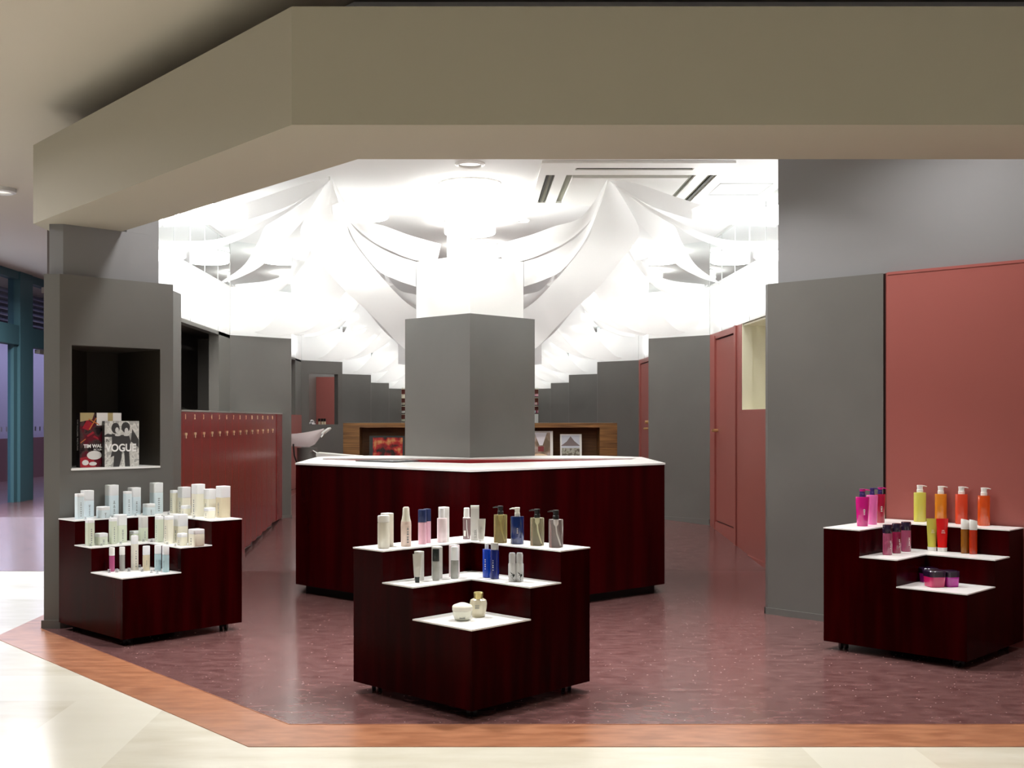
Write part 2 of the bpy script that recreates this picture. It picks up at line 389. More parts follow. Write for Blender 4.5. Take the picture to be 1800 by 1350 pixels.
# right front: charcoal panel and flush red wall on the 45 degree line X+Y = 9.343
def l45(x, c=9.343): return (x, c-x)
bm = NB(); prism(bm, [l45(1.938), l45(2.49), (2.49, 7.3), (2.6, 7.5), (1.938, 7.46)], 0, ZT)
struct('wall_right_panel', bm, M['charcoal'], 'near charcoal panel to the right of the entrance')
bm = NB(); prism(bm, [l45(1.925, 9.325), l45(2.49, 9.325), l45(2.49), l45(1.925, 9.343), (1.925, 7.44)], 0, 0.042)
struct('baseboard_right', bm, M['charcoal'])
bm = NB(); prism(bm, [l45(2.505), l45(4.6), (4.75, 4.95), (2.505, 7.1)], 0, ZT)
struct('wall_right_front', bm, M['red_wall'], 'oxide red wall panel at the right edge')
bm = NB(); prism(bm, [l45(2.49, 9.36), l45(2.505, 9.36), (2.505, 7.1), (2.49, 7.1)], 0, ZT-0.002)
struct('trim_10', bm, M['red_dark'], 'shadow joint beside the red panel')
bm = NB(); prism(bm, [l45(2.507, 9.338), l45(4.6, 9.338), l45(4.6), l45(2.507)], ZT-0.014, ZT+0.002)
struct('trim_11', bm, M['red_wall'], 'thin capping strip on the red panel')
bm = NB(); prism(bm, [l45(2.008, 9.42), l45(5.0, 9.42), (5.2, 4.8), (2.5, 7.5), (2.1, 7.5)], ZT, ZC+0.03)
struct('wall_right_upper', bm, M['charcoal_up'], 'grey wall above the right panels')

# left front: charcoal block with book niche
def m45(x, c=9.374): return (x, c+x)
NZ0, NZ1 = 0.965, 1.72
blk = [(-2.58, 6.89), (-2.484, 6.89), (-1.939, 7.435), (-2.03, 7.53), (-2.03, 8.0), (-2.58, 8.0)]
bm = NB(); prism(bm, blk, 0, NZ0-0.012); prism(bm, blk, NZ1, ZT)
# jambs between
prism(bm, [(-2.58, 6.89), (-2.484, 6.89), (-2.43, 6.944), (-2.562, 7.076), (-2.562, 7.61), (-2.40, 7.77), (-2.005, 7.369), (-1.939, 7.435), (-2.03, 7.53), (-2.03, 8.0), (-2.58, 8.0)], NZ0-0.012, NZ1)
struct('wall_left_front', bm, M['charcoal'], 'charcoal end block with a square book niche')
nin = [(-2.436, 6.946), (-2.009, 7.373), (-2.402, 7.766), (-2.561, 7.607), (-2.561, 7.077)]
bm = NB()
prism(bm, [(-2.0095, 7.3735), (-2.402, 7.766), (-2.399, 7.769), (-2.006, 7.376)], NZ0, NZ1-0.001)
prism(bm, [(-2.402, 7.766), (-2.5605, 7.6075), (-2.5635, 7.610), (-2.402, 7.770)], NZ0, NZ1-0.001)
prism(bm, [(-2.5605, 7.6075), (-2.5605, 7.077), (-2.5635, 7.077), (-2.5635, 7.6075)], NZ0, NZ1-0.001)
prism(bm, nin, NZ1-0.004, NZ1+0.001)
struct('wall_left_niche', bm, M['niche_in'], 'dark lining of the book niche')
bm = NB(); prism(bm, [m45(-2.43, 9.366), m45(-2.003, 9.366)]+[nin[2], nin[3], nin[4]], NZ0-0.012, NZ0)
struct('trim_12', bm, M['white_top'], 'thin white shelf of the book niche')
bm = NB(); prism(bm, [(-2.592, 6.878), (-2.478, 6.878), (-2.40, 6.956), (-2.42, 6.974), (-2.484, 6.89), (-2.592, 6.89)], 0, 0.05)
struct('baseboard_left', bm, M['charcoal'])
bm = NB(); prism(bm, [(-2.575, 6.965), (-2.49, 6.965), (-2.03, 7.42), (-2.13, 7.52), (-2.575, 7.52)], ZT, H+1.199)
prism(bm, [(-2.19, 7.26), (-2.03, 7.42), (-2.13, 7.52), (-2.35, 7.5)], H+1.199, ZC+0.03)
struct('wall_left_upper', bm, M['charcoal_up'], 'grey wall above the left end block')

# left wall X=-2.5 : header, jamb, dark rooms behind
bm = NB(); box(bm, -2.58, -2.5, 8.0, 11.85, ZT-0.035, ZT); box(bm, -2.6, -2.5, 11.33, 11.85, 0, ZT)
box(bm, -2.6, -2.5, 12.4, 16.86, 0, 1.335); box(bm, -2.6, -2.5, 12.4, 16.86, ZT-0.03, ZT); box(bm, -2.6, -2.5, 16.3, 16.86, 1.33, ZT)
box(bm, -3.1, -2.5, 12.46, 12.6, 0.1, ZT)
struct('wall_left', bm, M['charcoal'], 'charcoal framing of the openings in the left wall')
bm = NB(); box(bm, -2.5, -2.49, 12.45, 16.84, 0.15, 1.335); struct('wall_left_low', bm, M['red_wall'], 'low red wall behind the washbasin')
bm = NB(); box(bm, -3.0, -2.98, 8.12, 12.95, 0, ZC); box(bm, -4.6, -4.5, 13.2, 33.5, 0, ZC); box(bm, -2.98, -2.58, 8.02, 8.1, 0, ZC); box(bm, -4.6, -3.1, 13.15, 13.25, 0, ZC); box(bm, -4.5, -2.55, 33.4, 33.5, 0, ZC)
box(bm, -3.12, -3.02, 12.9, 13.2, 0, ZC); box(bm, -3.05, -2.6, 8.1, 13, ZT+0.02, ZT+0.06); box(bm, -4.5, -2.6, 13.2, 33.4, ZT+0.02, ZT+0.06)
struct('wall_left_back', bm, M['dark_room'], 'dark room behind the lockers')
bm = NB(); box(bm, -3.16, -2.58, 13.9, 14.0, 0.1, ZT+.02)
struct('wall_left_recess', bm, M['brown_room'])
bm = NB(); box(bm, -3.15, -2.6, 13.86, 13.9, 0.2, H+0.78)
struct('door_3', bm, mat('greige_door', (92, 78, 66), 0.6), 'grey brown door in the room behind the lockers')
bm = NB(); box(bm, -2.62, -2.12, 18.5, 18.54, 0.2, 1.96); box(bm, -2.62, -2.60, 18.49, 18.5, 0.2, 1.96)
struct('door_4', bm, mat('rose_door', (168, 98, 92), 0.35), 'rose red door leaf seen through the serving hatch')
bm = NB(); box(bm, 4.5, 4.6, 8.0, 33.5, 0, ZC); box(bm, 2.6, 4.5, 33.4, 33.5, 0, ZC); box(bm, 3.3, 4.7, 8.0, 8.05, 0, ZC); box(bm, 2.6, 4.5, 8.0, 33.4, ZT+.02, ZT+.06)
struct('wall_right_back', bm, M['dark_room'])
# end wall
YB = 32.6
bm = NB(); box(bm, -2.6, 2.6, YB+0.35, YB+0.45, ZF2-0.05, ZC); struct('wall_back', bm, M['white_ceiling'], 'white end wall of the salon')

# ------------------------------------------------------------------ centre column
def diamond(h, cx=0.0, cy=10.0): return [(cx, cy-h), (cx+h, cy), (cx, cy+h), (cx-h, cy)]
bm = NB(); prism(bm, diamond(0.57), -0.02, ZT); struct('wall_centre_pillar', bm, M['charcoal'], 'charcoal diamond pillar behind the reception counter')
bm = NB(); prism(bm, diamond(0.47), ZT, ZL); struct('wall_pillar_top', bm, M['white_top'], 'mirror cladding of the pillar top, white reflection put into the colour')  # plain white stands in for what the mirror cladding reflects
bm = NB(); prism(bm, [(-0.10, 9.86), (0.0, 9.96), (-0.10, 10.06), (-0.20, 9.96)], ZL, ZC); struct('wall_pillar_shaft', bm, mat('shaft_grey', (208, 214, 216), 0.4), 'narrow pale shaft above the pillar')

# ------------------------------------------------------------------ entrance glazing far left
XG = -5.9
gl = thing('window_1', '', '', (0, 0, 0)); del gl['label']; del gl['category']; gl['kind'] = 'structure'; gl['label'] = 'glazed entrance front with blue grey frames'
bm = NB()
for (y0, y1) in ((10.0, 10.2), (12.2, 12.4), (14.73, 15.15), (18.2, 18.5), (22, 22.3)):
    box(bm, XG-0.08, XG+0.08, y0, y1, 0, ZM)
box(bm, XG-0.07, XG+0.07, 8, 26, H+0.97, H+1.22); box(bm, XG-0.06, XG+0.06, 8, 26, ZM-0.1, ZM); box(bm, XG-0.05, XG+0.05, 8, 26, 0, 0.16)
for (y0, y1) in ((12.4, 12.5), (14.62, 14.73), (15.15, 15.27), (18.08, 18.2)): box(bm, XG-0.04, XG+0.04, y0, y1, 0.16, H+0.97)
obj('window_frame', bm, M['mullion'], gl)
bm = NB(); box(bm, XG-0.01, XG+0.0, 8, 26, 0.1, ZM-0.05); obj('glass_pane', bm, M['window_glass'], gl)
bm = NB()
for yy in [12.7+0.16*i for i in range(40)]:
    if yy < 18: box(bm, XG+0.001, XG+0.002, yy, yy+0.05, H-0.15, H-0.09)
obj('glass_marker', bm, mat('frosted_dots', (120, 116, 136), 0.6), gl)
bm = NB(); box(bm, XG+0.01, XG+0.08, 15.4, 15.75, H+0.90, H+0.95); tube(bm, [(XG+0.05, 15.75, H+0.9), (XG+0.12, 16.2, H+0.93)], 0.012); obj('door_closer', bm, M['grey_ledge'], gl)
bm = NB()
for i in range(9): box(bm, -6.9, -6.75, 8, 27, H+1.22+0.085*i, H+1.265+0.085*i)
o = struct('wall_outside_louver', bm, M['louver'], 'grey louvres outside the glazed front')
bm = NB(); box(bm, -9.2, -9.0, 4, 34, 0.9, 4.0); struct('wall_outside', bm, M['outdoor_wall'], 'mauve wall outside the glazed front')
bm = NB(); box(bm, -9.05, -8.95, 4, 34, 0, 0.9); struct('wall_outside_low', bm, M['outdoor_low'], 'maroon lower wall outside')
area('outdoor_light', (-7.9, 20, 3.1), 1.4, 220, (0.78, 0.82, 1.0), size_y=16)
bm = NB(); lathe(bm, [(0, 0), (0.09, 0), (0.11, 0.012), (0.13, 0.0), (0.13, 0.03), (0, 0.03)], 28)
def mall_spot(x, y, lab):
    t_ = thing('ceiling_downlight', lab, 'ceiling light', (x, y, ZM-0.03))
    bm = NB(); lathe(bm, [(0.085, 0.0), (0.10, -0.01), (0.125, 0.0), (0.125, 0.03), (0.085, 0.03), (0.085, 0)], 28); obj('trim_ring', bm, M['lamp_ring'], t_, True)
    bm = NB(); lathe(bm, [(0, 0.012), (0.085, 0.012), (0.085, 0.03), (0, 0.03)], 28); obj('diffuser', bm, M['mall_lamp'], t_)
bm.free() if False else None
mall_spot(-3.90, 9.45, 'recessed downlight at the left edge of the beige mall ceiling')

# ------------------------------------------------------------------ reception counter
ctr = thing('reception_counter', 'dark red V shaped reception counter with white top around the charcoal pillar', 'counter', (0.08, 8.6, 0))
def rel(pts, o): return [(p[0]-o.location.x, p[1]-o.location.y) for p in pts]
A1 = [(-1.27, 8.3), (0.0, 7.12), (1.42, 8.3)]
zc0, zc1 = 0.065, 0.936
bm = NB(); prism(bm, rel([(-1.27, 8.3), (0, 7.12), (0, 7.22), (-1.17, 8.31)], ctr), zc0, zc1); prism(bm, rel([(0, 7.12), (1.42, 8.3), (1.32, 8.31), (0, 7.22)], ctr), zc0, zc1)
prism(bm, rel([(-1.27, 8.3), (-1.17, 8.31), (-1.19, 9.6), (-1.29, 9.68)], ctr), zc0, zc1); prism(bm, rel([(1.42, 8.3), (1.45, 9.6), (1.36, 9.5), (1.32, 8.31)], ctr), zc0, zc1)
prism(bm, rel([(-1.29, 9.68), (-1.19, 9.6), (-0.85, 9.9), (-0.95, 9.98)], ctr), zc0, zc1); prism(bm, rel([(1.45, 9.62), (1.10, 9.98), (1.0, 9.9), (1.35, 9.55)], ctr), zc0, zc1)
obj('counter_body', bm, M['lacquer_counter'], ctr)
bm = NB(); prism(bm, rel([(-1.19, 9.285), (1.352, 9.285), (1.352, 9.315), (-1.19, 9.315)], ctr), 0.3, zc1-0.001); obj('inner_face', bm, M['red_inner'], ctr)['label'] = 'lighter red inner face'
inner = [(-1.17, 9.02), (0.0, 8.23), (1.28, 9.05), (1.36, 9.3), (-1.2, 9.3)]
bm = NB()
zt = 0.948
for pp in ([(-1.275, 8.295), (0, 7.11), (0, 8.23), (-1.17, 9.02)], [(0, 7.11), (1.425, 8.295), (1.28, 9.05), (0, 8.23)],
           [(-1.275, 8.295), (-1.17, 9.02), (-1.2, 9.3), (-1.295, 9.69)], [(1.425, 8.295), (1.455, 9.64), (1.36, 9.3), (1.28, 9.05)],
           [(-1.295, 9.69), (-1.2, 9.29), (0, 9.29), (0, 9.418), (-0.582, 10.0), (-0.95, 9.995)], [(1.455, 9.64), (1.11, 9.995), (0.582, 10.0), (0, 9.418), (0, 9.3), (1.36, 9.3)]):
    prism(bm, rel(pp, ctr), zc1, zt)
obj('worktop', bm, M['white_top'], ctr)['label'] = 'white solid worktop'
bm = NB(); prism(bm, rel([(-1.20, 8.33), (0, 7.21), (0, 7.26), (-1.16, 8.35)], ctr), 0.0, zc0); prism(bm, rel([(0, 7.21), (1.35, 8.33), (1.31, 8.35), (0, 7.26)], ctr), 0, zc0)
prism(bm, rel([(-1.20, 8.33), (-1.16, 8.35), (-1.18, 9.5), (-1.22, 9.5)], ctr), 0, zc0); prism(bm, rel([(1.35, 8.33), (1.38, 9.5), (1.34, 9.5), (1.31, 8.35)], ctr), 0, zc0)
obj('kick_plate', bm, M['kick'], ctr)['label'] = 'recessed black kick plate'
tr = thing('glass_tray', 'flat grey glass tray with dark edge lying on the reception counter', 'tray', (-0.60, 8.62, zt))
tp = [(-0.866, 8.62), (-0.565, 8.36), (-0.38, 8.60), (-0.609, 8.93)]
bm = NB(); prism(bm, rel(tp, tr), 0.0, 0.006); obj('rim', bm, M['black'], tr)
bm = NB(); prism(bm, [(p[0]*0.93, p[1]*0.93) for p in rel(tp, tr)], 0.006, 0.009); obj('glass_plate', bm, M['glass_dark'], tr)

# ------------------------------------------------------------------ stepped display cabinets
HD = 0.55; SQ = HD*math.sqrt(2); T1, T2 = 0.469, 0.732
Z1, Z2, Z3 = 0.670, 0.527, 0.386; ZB = 0.045
def loc2(ap, a, b_): return (ap[0]+(-a+b_)*S2, ap[1]+(a+b_)*S2)
def cabinet(cx, cy, label):
    t_ = thing('display_cabinet', label, 'display cabinet', (cx, cy, 0))
    ap = (0, -HD); L = lambda a, b_: loc2(ap, a*SQ, b_*SQ)
    st = 0.006
    bm = NB()
    prism(bm, [L(0, 0), L(1, 0), L(1, 1), L(0, 1)], ZB, Z3-st)
    prism(bm, [L(T1, 0), L(1, 0), L(1, 1), L(0, 1), L(0, T1), L(T1, T1)], Z3-st, Z2-st)
    prism(bm, [L(T2, 0), L(1, 0), L(1, 1), L(0, 1), L(0, T2), L(T2, T2)], Z2-st, Z1-st)
    obj('cabinet_body', bm, M['lacquer'], t_)
    e = 0.005
    bm = NB(); prism(bm, [L(-e, -e), L(T1, -e), L(T1, T1), L(-e, T1)], Z3-st, Z3); obj('shelf', bm, M['white_top'], t_)
    bm = NB(); prism(bm, [L(T1-e, -e), L(T2, -e), L(T2, T2), L(-e, T2), L(-e, T1-e), L(T1-e, T1-e)], Z2-st, Z2); obj('shelf', bm, M['white_top'], t_)
    bm = NB(); prism(bm, [L(T2-e, -e), L(1, -e), L(1, 1), L(-e, 1), L(-e, T2-e), L(T2-e, T2-e)], Z1-st, Z1); obj('shelf', bm, M['white_top'], t_)
    for (a, b_) in ((0.09, 0.09), (0.9, 0.1), (0.1, 0.9), (0.9, 0.9)):
        x, y = L(a, b_); bm = NB()
        for dx in (-0.014, 0.014): tube(bm, [(x+dx-0.008, y, 0.02), (x+dx+0.008, y, 0.02)], 0.02, 14)
        box(bm, x-0.015, x+0.015, y-0.015, y+0.015, 0.022, ZB)
        obj('caster', bm, M['black'], t_)
    return ((cx, cy-HD), cx)
CABL = cabinet(-1.922, 6.845, 'stepped dark red cabinet at the left, crowded with pale blue and cream bottles')
CABC = cabinet(0.008, 5.30, 'stepped dark red cabinet in the middle, in front of the counter')
CABR = cabinet(2.500, 6.272, 'stepped dark red cabinet at the right, with magenta and orange bottles')

BAND = {1: (T2, 1.0), 2: (T1, T2), 3: (0.0, T1)}
ZS = {1: Z1, 2: Z2, 3: Z3}
def spot(cab, lev, xl, xr, yb, rad):
    """ground point on a shelf along the sight line of the product's middle, kept on its shelf"""
    ap, cx = cab; z = ZS[lev]; k = ((xl+xr)/2-CX)/F
    Y = (H-z)*F/(yb-CY)+rad*0.9
    lo, hi = BAND[lev]; lo = lo*SQ+rad+0.002; hi = hi*SQ-rad-0.003
    cpx = CX+cx/ (cab[0][1]+HD)*F
    def ab(Y):
        dx = k*Y-ap[0]; dy = Y-ap[1]
        return ((-dx+dy)*S2, (dx+dy)*S2)
    left = ab(Y)[0] > ab(Y)[1]
    if lev == 3: left = (xl+xr)/2 < cpx
    if lev < 3:
        i = 0 if left else 1
        g = (-k+1)*S2 if left else (k+1)*S2       # d(ab)/dY
        v = ab(Y)[i]
        if hi < lo: hi = lo = (hi+lo)/2
        if v < lo: Y += (lo-v)/g
        if v > hi: Y -= (v-hi)/g
        j = 1-i; v = ab(Y)[j]
        if v < rad+0.004: pass
    return k*Y, Y, z, left
def dims(cab, lev, xl, xr, yt, yb, rad=0.03):
    X, Y, z, left = spot(cab, lev, xl, xr, yb, rad)
    return X, Y, z, left, (xr-xl)*Y/F, (yb-yt)*Y/F

# product materials
def pm(name, rgb, **k): return mat(name, rgb, **k)
GL = lambda name, rgb, rough=0.05: mat(name, rgb, rough, trans=0.92, ior=1.3, spec=0.5)
P = dict(
 white=pm('pack_white', (236, 236, 232), rough=0.35), ivory=pm('pack_ivory', (232, 228, 214), rough=0.3),
 blue=pm('pack_pale_blue', (220, 235, 241), rough=0.35), blue2=pm('pack_dusty_blue', (172, 200, 206), rough=0.3),
 green=pm('pack_pale_green', (216, 224, 204), rough=0.35), cream=pm('pack_cream', (236, 233, 214), rough=0.35),
 frost=pm('cap_frost', (240, 242, 244), rough=0.4), beige=pm('pack_beige', (214, 202, 172), rough=0.3),
 print=pm('print_grey', (122, 128, 132), rough=0.6), printw=pm('print_white', (235, 235, 235), rough=0.6),
 label=pm('label_grey', (206, 204, 200), rough=0.4),
 pinkgl=pm('liquid_pink', (176, 84, 126), rough=0.1, coat=0.6), greygl=pm('liquid_grey', (160, 160, 154), rough=0.1, coat=0.6),
 acryl=GL('acrylic', (246, 248, 250)), clear=mat('clear_bottle', (240, 234, 232), 0.05, trans=0.85, ior=1.25),
 oilyel=mat('yellow_oil', (232, 220, 160), 0.06, trans=0.78, ior=1.25), oilpale=mat('pale_oil', (232, 230, 200), 0.08, trans=0.82, ior=1.25), navygl=pm('navy_bottle', (10, 34, 92), rough=0.08, coat=0.8),
 pump_black=M['black'], pump_white=pm('pump_white', (232, 230, 220), rough=0.35), navycap=pm('navy_cap', (34, 48, 92), rough=0.3),
 pink=pm('pack_pink', (226, 178, 194), rough=0.35), pinkpale=pm('pack_pale_pink', (240, 224, 226), rough=0.35), pinkbeige=pm('pack_pink_beige', (230, 208, 198), rough=0.3),
 royal=pm('royal_blue_bottle', (14, 66, 190), rough=0.08, coat=0.8), navy2=pm('deep_blue_bottle', (6, 26, 110), rough=0.1, coat=0.8), silver=pm('silver_cap', (196, 196, 192), rough=0.25, metal=0.3),
 gold=pm('gold_cap', (206, 190, 130), rough=0.25, metal=0.6), pearl=pm('pearl_bottle', (222, 214, 190), rough=0.15, coat=0.5), pearlw=pm('pearl_jar', (224, 224, 206), rough=0.15, coat=0.5),
 tubegrey=pm('tube_grey', (206, 204, 196), rough=0.3), blackcap=pm('black_cap', (34, 40, 38), rough=0.25), canw=pm('can_white', (206, 206, 206), rough=0.35),
 magenta=pm('magenta_bottle', (196, 10, 120), rough=0.08, coat=0.9), hotpink=pm('pink_bottle', (232, 108, 178), rough=0.15, coat=0.5), crimson=pm('crimson_bottle', (160, 10, 50), rough=0.08, coat=0.9),
 violetcap=pm('violet_cap', (58, 40, 106), rough=0.3), magcap=pm('magenta_cap', (214, 24, 130), rough=0.3),
 yel=pm('yellow_green_bottle', (198, 190, 80), rough=0.25, coat=0.4), amber=pm('amber_bottle', (206, 122, 24), rough=0.06, coat=0.9), amberin=pm('lime_tube', (206, 206, 40), rough=0.4),
 orred=pm('orange_red_bottle', (206, 66, 36), rough=0.25, coat=0.4), orange=pm('orange_clear_bottle', (206, 74, 14), rough=0.06, coat=0.9), orin=pm('orange_tube', (238, 130, 20), rough=0.4),
 burg=pm('burgundy_bottle', (140, 26, 66), rough=0.08, coat=0.9), burg2=pm('mauve_bottle', (160, 74, 104), rough=0.08, coat=0.9), darkcap=pm('dark_violet_cap', (38, 22, 48), rough=0.2, coat=0.5),
 redtube=pm('red_tube', (206, 20, 20), rough=0.25, coat=0.4), brown=pm('amber_brown_bottle', (136, 84, 20), rough=0.08, coat=0.9), redbrown=pm('red_amber_bottle', (168, 44, 14), rough=0.08, coat=0.9),
 jarm=pm('magenta_jar', (196, 30, 96), rough=0.1, coat=0.9), jarv=pm('violet_jar', (190, 24, 160), rough=0.1, coat=0.9),
)
def marks(t_, w_, z0, z1, m_, front, n_=5, wfrac=0.35, x0=0.0):
    """small vertical column of print strokes on the front face (local -Y)"""
    bm = NB(); h = (z1-z0)/n_
    for i in range(n_):
        ww = w_*wfrac*(0.5+0.5*random.random()); z = z0+h*i
        box(bm, x0-ww/2, x0+ww/2, front-0.0006, front+0.0004, z, z+h*0.35)
        if i % 2: box(bm, x0-ww/6, x0+ww/8, front-0.0006, front+0.0004, z+h*0.35, z+h*0.8)
    return obj('print', bm, m_, t_)
def prod(name, label, cat, X, Y, z, rz, grp=None): return thing(name, label, cat, (X, Y, z), rz, grp)

def square_bottle(cab, lev, xl, xr, yt, yb, label, body, cap, capf=0.32, kind='box', grp=None, lab=True, ratio=1.36):
    """squarish pack: kind box = carton with cap band, bottle = body + frosted cap, jar = low"""
    W = (xr-xl)*6.6/F
    w_ = W/ratio; rad = w_*0.5
    X, Y, z, left, W, h = dims(cab, lev, xl, xr, yt, yb, rad)
    w_ = W/ratio
    nm = {'box': 'carton_box', 'bottle': 'square_bottle', 'jar': 'cream_jar'}[kind]
    t_ = prod(nm, label, {'box': 'box', 'bottle': 'bottle', 'jar': 'jar'}[kind], X, Y, z, math.radians(45 if left else -45), grp)
    r = w_/2; zc = h*(1-capf)
    g = 0.0012
    bm = NB(); lathe(bm, [(0, 0), (r*0.96, 0), (r, r*0.06), (r, zc-0.0005), (r*0.9, zc), (0, zc)], 32, sq=12); obj('body', bm, body, t_, True)
    rc = r if kind != 'bottle' else r*1.0
    bm = NB(); lathe(bm, [(0, zc), (rc*0.985, zc), (rc*1.0, zc+0.001), (rc, h-0.002), (rc*0.94, h), (0, h)], 32, sq=12); obj('cap', bm, cap, t_, True)
    if lab:
        marks(t_, w_, zc*0.12, zc*0.8, P['print'], -r, 7 if kind != 'jar' else 3, 0.22)
    return t_
def round_bottle(cab, lev, xl, xr, yt, yb, label, body, cap, capf=0.3, capw=0.9, grp=None, sy=1.0, marksm=None, name='round_bottle', shoulder=0.03, taper=1.0, cat='bottle', tube_m=None, capslant=0, yaw=None, clearcap=None):
    W = (xr-xl)*6/F
    X, Y, z, left, W, h = dims(cab, lev, xl, xr, yt, yb, W/2*max(sy, 0.6))
    r = W/2
    t_ = prod(name, label, cat, X, Y, z, yaw if yaw is not None else math.radians(25 if left else -25), grp)
    zc = h*(1-capf)
    bm = NB(); lathe(bm, [(0, 0), (r*0.9/taper, 0), (r/taper, r*0.12), (r, zc-h*shoulder), (r*0.97, zc-h*shoulder*0.4), (r*capw*0.8, zc), (0, zc)], 28, sy=sy); obj('body', bm, body, t_, True)
    rc = r*capw
    bm = NB(); prof = [(0, zc), (rc*0.98, zc), (rc, zc+0.001), (rc, h-0.003), (rc*0.93, h), (0, h)]
    lathe(bm, prof, 28, sy=sy)
    if capslant:
        for v in bm.verts:
            if v.co.z > h-0.01: v.co.z += -capslant*v.co.x - abs(capslant)*rc
    obj('cap', bm, cap, t_, True)
    if clearcap:
        rr = r*clearcap[0]; bm = NB(); lathe(bm, [(rr, zc*0.98), (rr, h*1.0), (rr*0.92, h+0.006), (0, h+0.008)], 24); obj('overcap', bm, P['acryl'], t_, True)
    if marksm: marks(t_, W, zc*0.3, zc*0.7, marksm, -r*sy*0.985, 5, 0.14)
    return t_
def pump_bottle(cab, lev, xl, xr, yt, yb, ybody, label, body, pump, head=None, taper=1.0, tubem=None, grp=None, spout=-1, sy=1.0, band=None, cw=0.42, marksm=None):
    W = (xr-xl)*5.8/F
    X, Y, z, left, W, h = dims(cab, lev, xl, xr, yt, yb, W/2*max(sy, 0.6))
    r = W/2; hb = h*(yb-ybody)/(yb-yt)
    t_ = prod('pump_bottle', label, 'pump bottle', X, Y, z, 0, grp)
    bm = NB(); lathe(bm, [(0, 0), (r*0.93/taper, 0), (r/taper, 0.003), (r, hb-0.004), (r*0.95, hb), (0, hb+0.002)], 32, sy=sy); obj('body', bm, body, t_, True)
    pr = r*cw
    bm = NB(); lathe(bm, [(0, hb), (pr*1.02, hb), (pr*1.02, hb+(h-hb)*0.38), (pr*0.9, hb+(h-hb)*0.42), (pr*0.9, h-0.004), (pr*1.0, h-0.003), (pr*0.95, h), (0, h)], 20)
    obj('pump_collar', bm, pump, t_, True)
    bm = NB(); L_ = r*1.15
    lathe(bm, [(0, h-0.012), (pr*0.93, h-0.012), (pr*0.97, h+0.0005), (0, h+0.001)], 20)
    tube(bm, [(0, 0, h-0.005), (spout*L_*0.6, 0, h-0.004), (spout*L_, 0, h-0.0075)], [0.0045, 0.0035, 0.0022], 8)
    obj('pump_head', bm, head or pump, t_, True)
    if tubem:
        bm = NB(); lathe(bm, [(0, hb-0.002), (pr*0.75, hb-0.003), (pr*0.7, hb*0.84), (pr*0.35, hb*0.76), (0, hb*0.75)], 14)
        tube(bm, [(0, 0, hb*0.77), (r*0.1, 0, hb*0.5), (r*0.55, 0, hb*0.08)], pr*0.22, 8)
        obj('dip_tube', bm, tubem, t_, True)
    if marksm: marks(t_, W, hb*0.4, hb*0.6, marksm, -r*sy*0.985, 4, 0.16)
    return t_
def squeeze_tube(cab, lev, xl, xr, yt, yb, label, body, cap, capf=0.14, grp=None, capw=0.55, marksm=None):
    W = (xr-xl)*6/F
    X, Y, z, left, W, h = dims(cab, lev, xl, xr, yt, yb, W*0.3)
    t_ = prod('squeeze_tube', label, 'tube', X, Y, z, 0, grp); r = W/2; zc = h*capf
    bm = NB(); rings = []
    for f, wx, wy in ((0, capw*1.05, capw*1.05), (0.04, 0.72, 0.66), (0.3, 0.82, 0.5), (0.7, 0.93, 0.24), (0.95, 0.99, 0.07), (1.0, 1.0, 0.05)):
        zz = zc+(h-zc)*f; rings.append([bm.verts.new((r*wx*math.cos(a), r*wy*math.sin(a), zz)) for a in [2*math.pi*i/24 for i in range(24)]])
    for A, B in zip(rings, rings[1:]):
        for i in range(24): bm.faces.new((A[i], A[(i+1) % 24], B[(i+1) % 24], B[i]))
    bm.faces.new(rings[0]); bm.faces.new(rings[-1]); obj('tube_body', bm, body, t_, True)
    bm = NB(); lathe(bm, [(0, 0), (r*capw, 0), (r*capw*1.06, zc-0.001), (0, zc)], 24); obj('cap', bm, cap, t_, True)
    if marksm:
        bm = NB(); 
        for i in range(3): box(bm, -r*(0.3-0.06*i), r*(0.3-0.06*i), -r*0.42, -r*0.30, zc+(h-zc)*(0.5+0.045*i), zc+(h-zc)*(0.508+0.045*i))
        obj('print', bm, marksm, t_)
    return t_

# ---- left cabinet: squarish pale packs
SB = square_bottle
G1 = None
SB(CABL, 1, 131, 148, 868, 912.5, 'slim pale blue box at the left end of the top shelf', P['blue'], P['frost'], 0.12, 'box')
SB(CABL, 1, 141, 165.5, 862, 909, 'pale blue square bottle behind the slim box at the left end', P['blue'], P['frost'], 0.38, 'bottle')
SB(CABL, 1, 169, 193.5, 891, 911, 'small pale blue jar, left of the two on the top shelf', P['blue'], P['frost'], 0.3, 'jar')
SB(CABL, 1, 184, 209, 853, 907, 'tall pale blue square bottle behind the left blue jar', P['blue'], P['frost'], 0.34, 'bottle')
SB(CABL, 1, 216, 232, 864, 907, 'slim pale blue box in the middle of the left wing', P['blue'], P['frost'], 0.1, 'box')
SB(CABL, 1, 224, 248, 857.5, 905, 'pale blue square bottle behind the middle slim box', P['blue'], P['frost'], 0.34, 'bottle')
SB(CABL, 1, 250.5, 273, 886, 905.5, 'small pale blue jar, right of the two on the top shelf', P['blue'], P['frost'], 0.3, 'jar')
SB(CABL, 1, 262.5, 287, 849, 902.5, 'tallest pale blue square bottle, next to the cream packs', P['blue'], P['frost'], 0.32, 'bottle')
SB(CABL, 1, 298.5, 313.5, 862, 902, 'slim cream box at the left of the cream packs', P['cream'], P['frost'], 0.12, 'box')
SB(CABL, 1, 312, 336, 856.5, 903, 'cream square bottle behind the small jar by the slim cream box', P['cream'], P['frost'], 0.4, 'bottle')
SB(CABL, 1, 318, 336, 889, 906.5, 'small cream jar, left of the two on the top shelf', P['cream'], P['frost'], 0.3, 'jar')
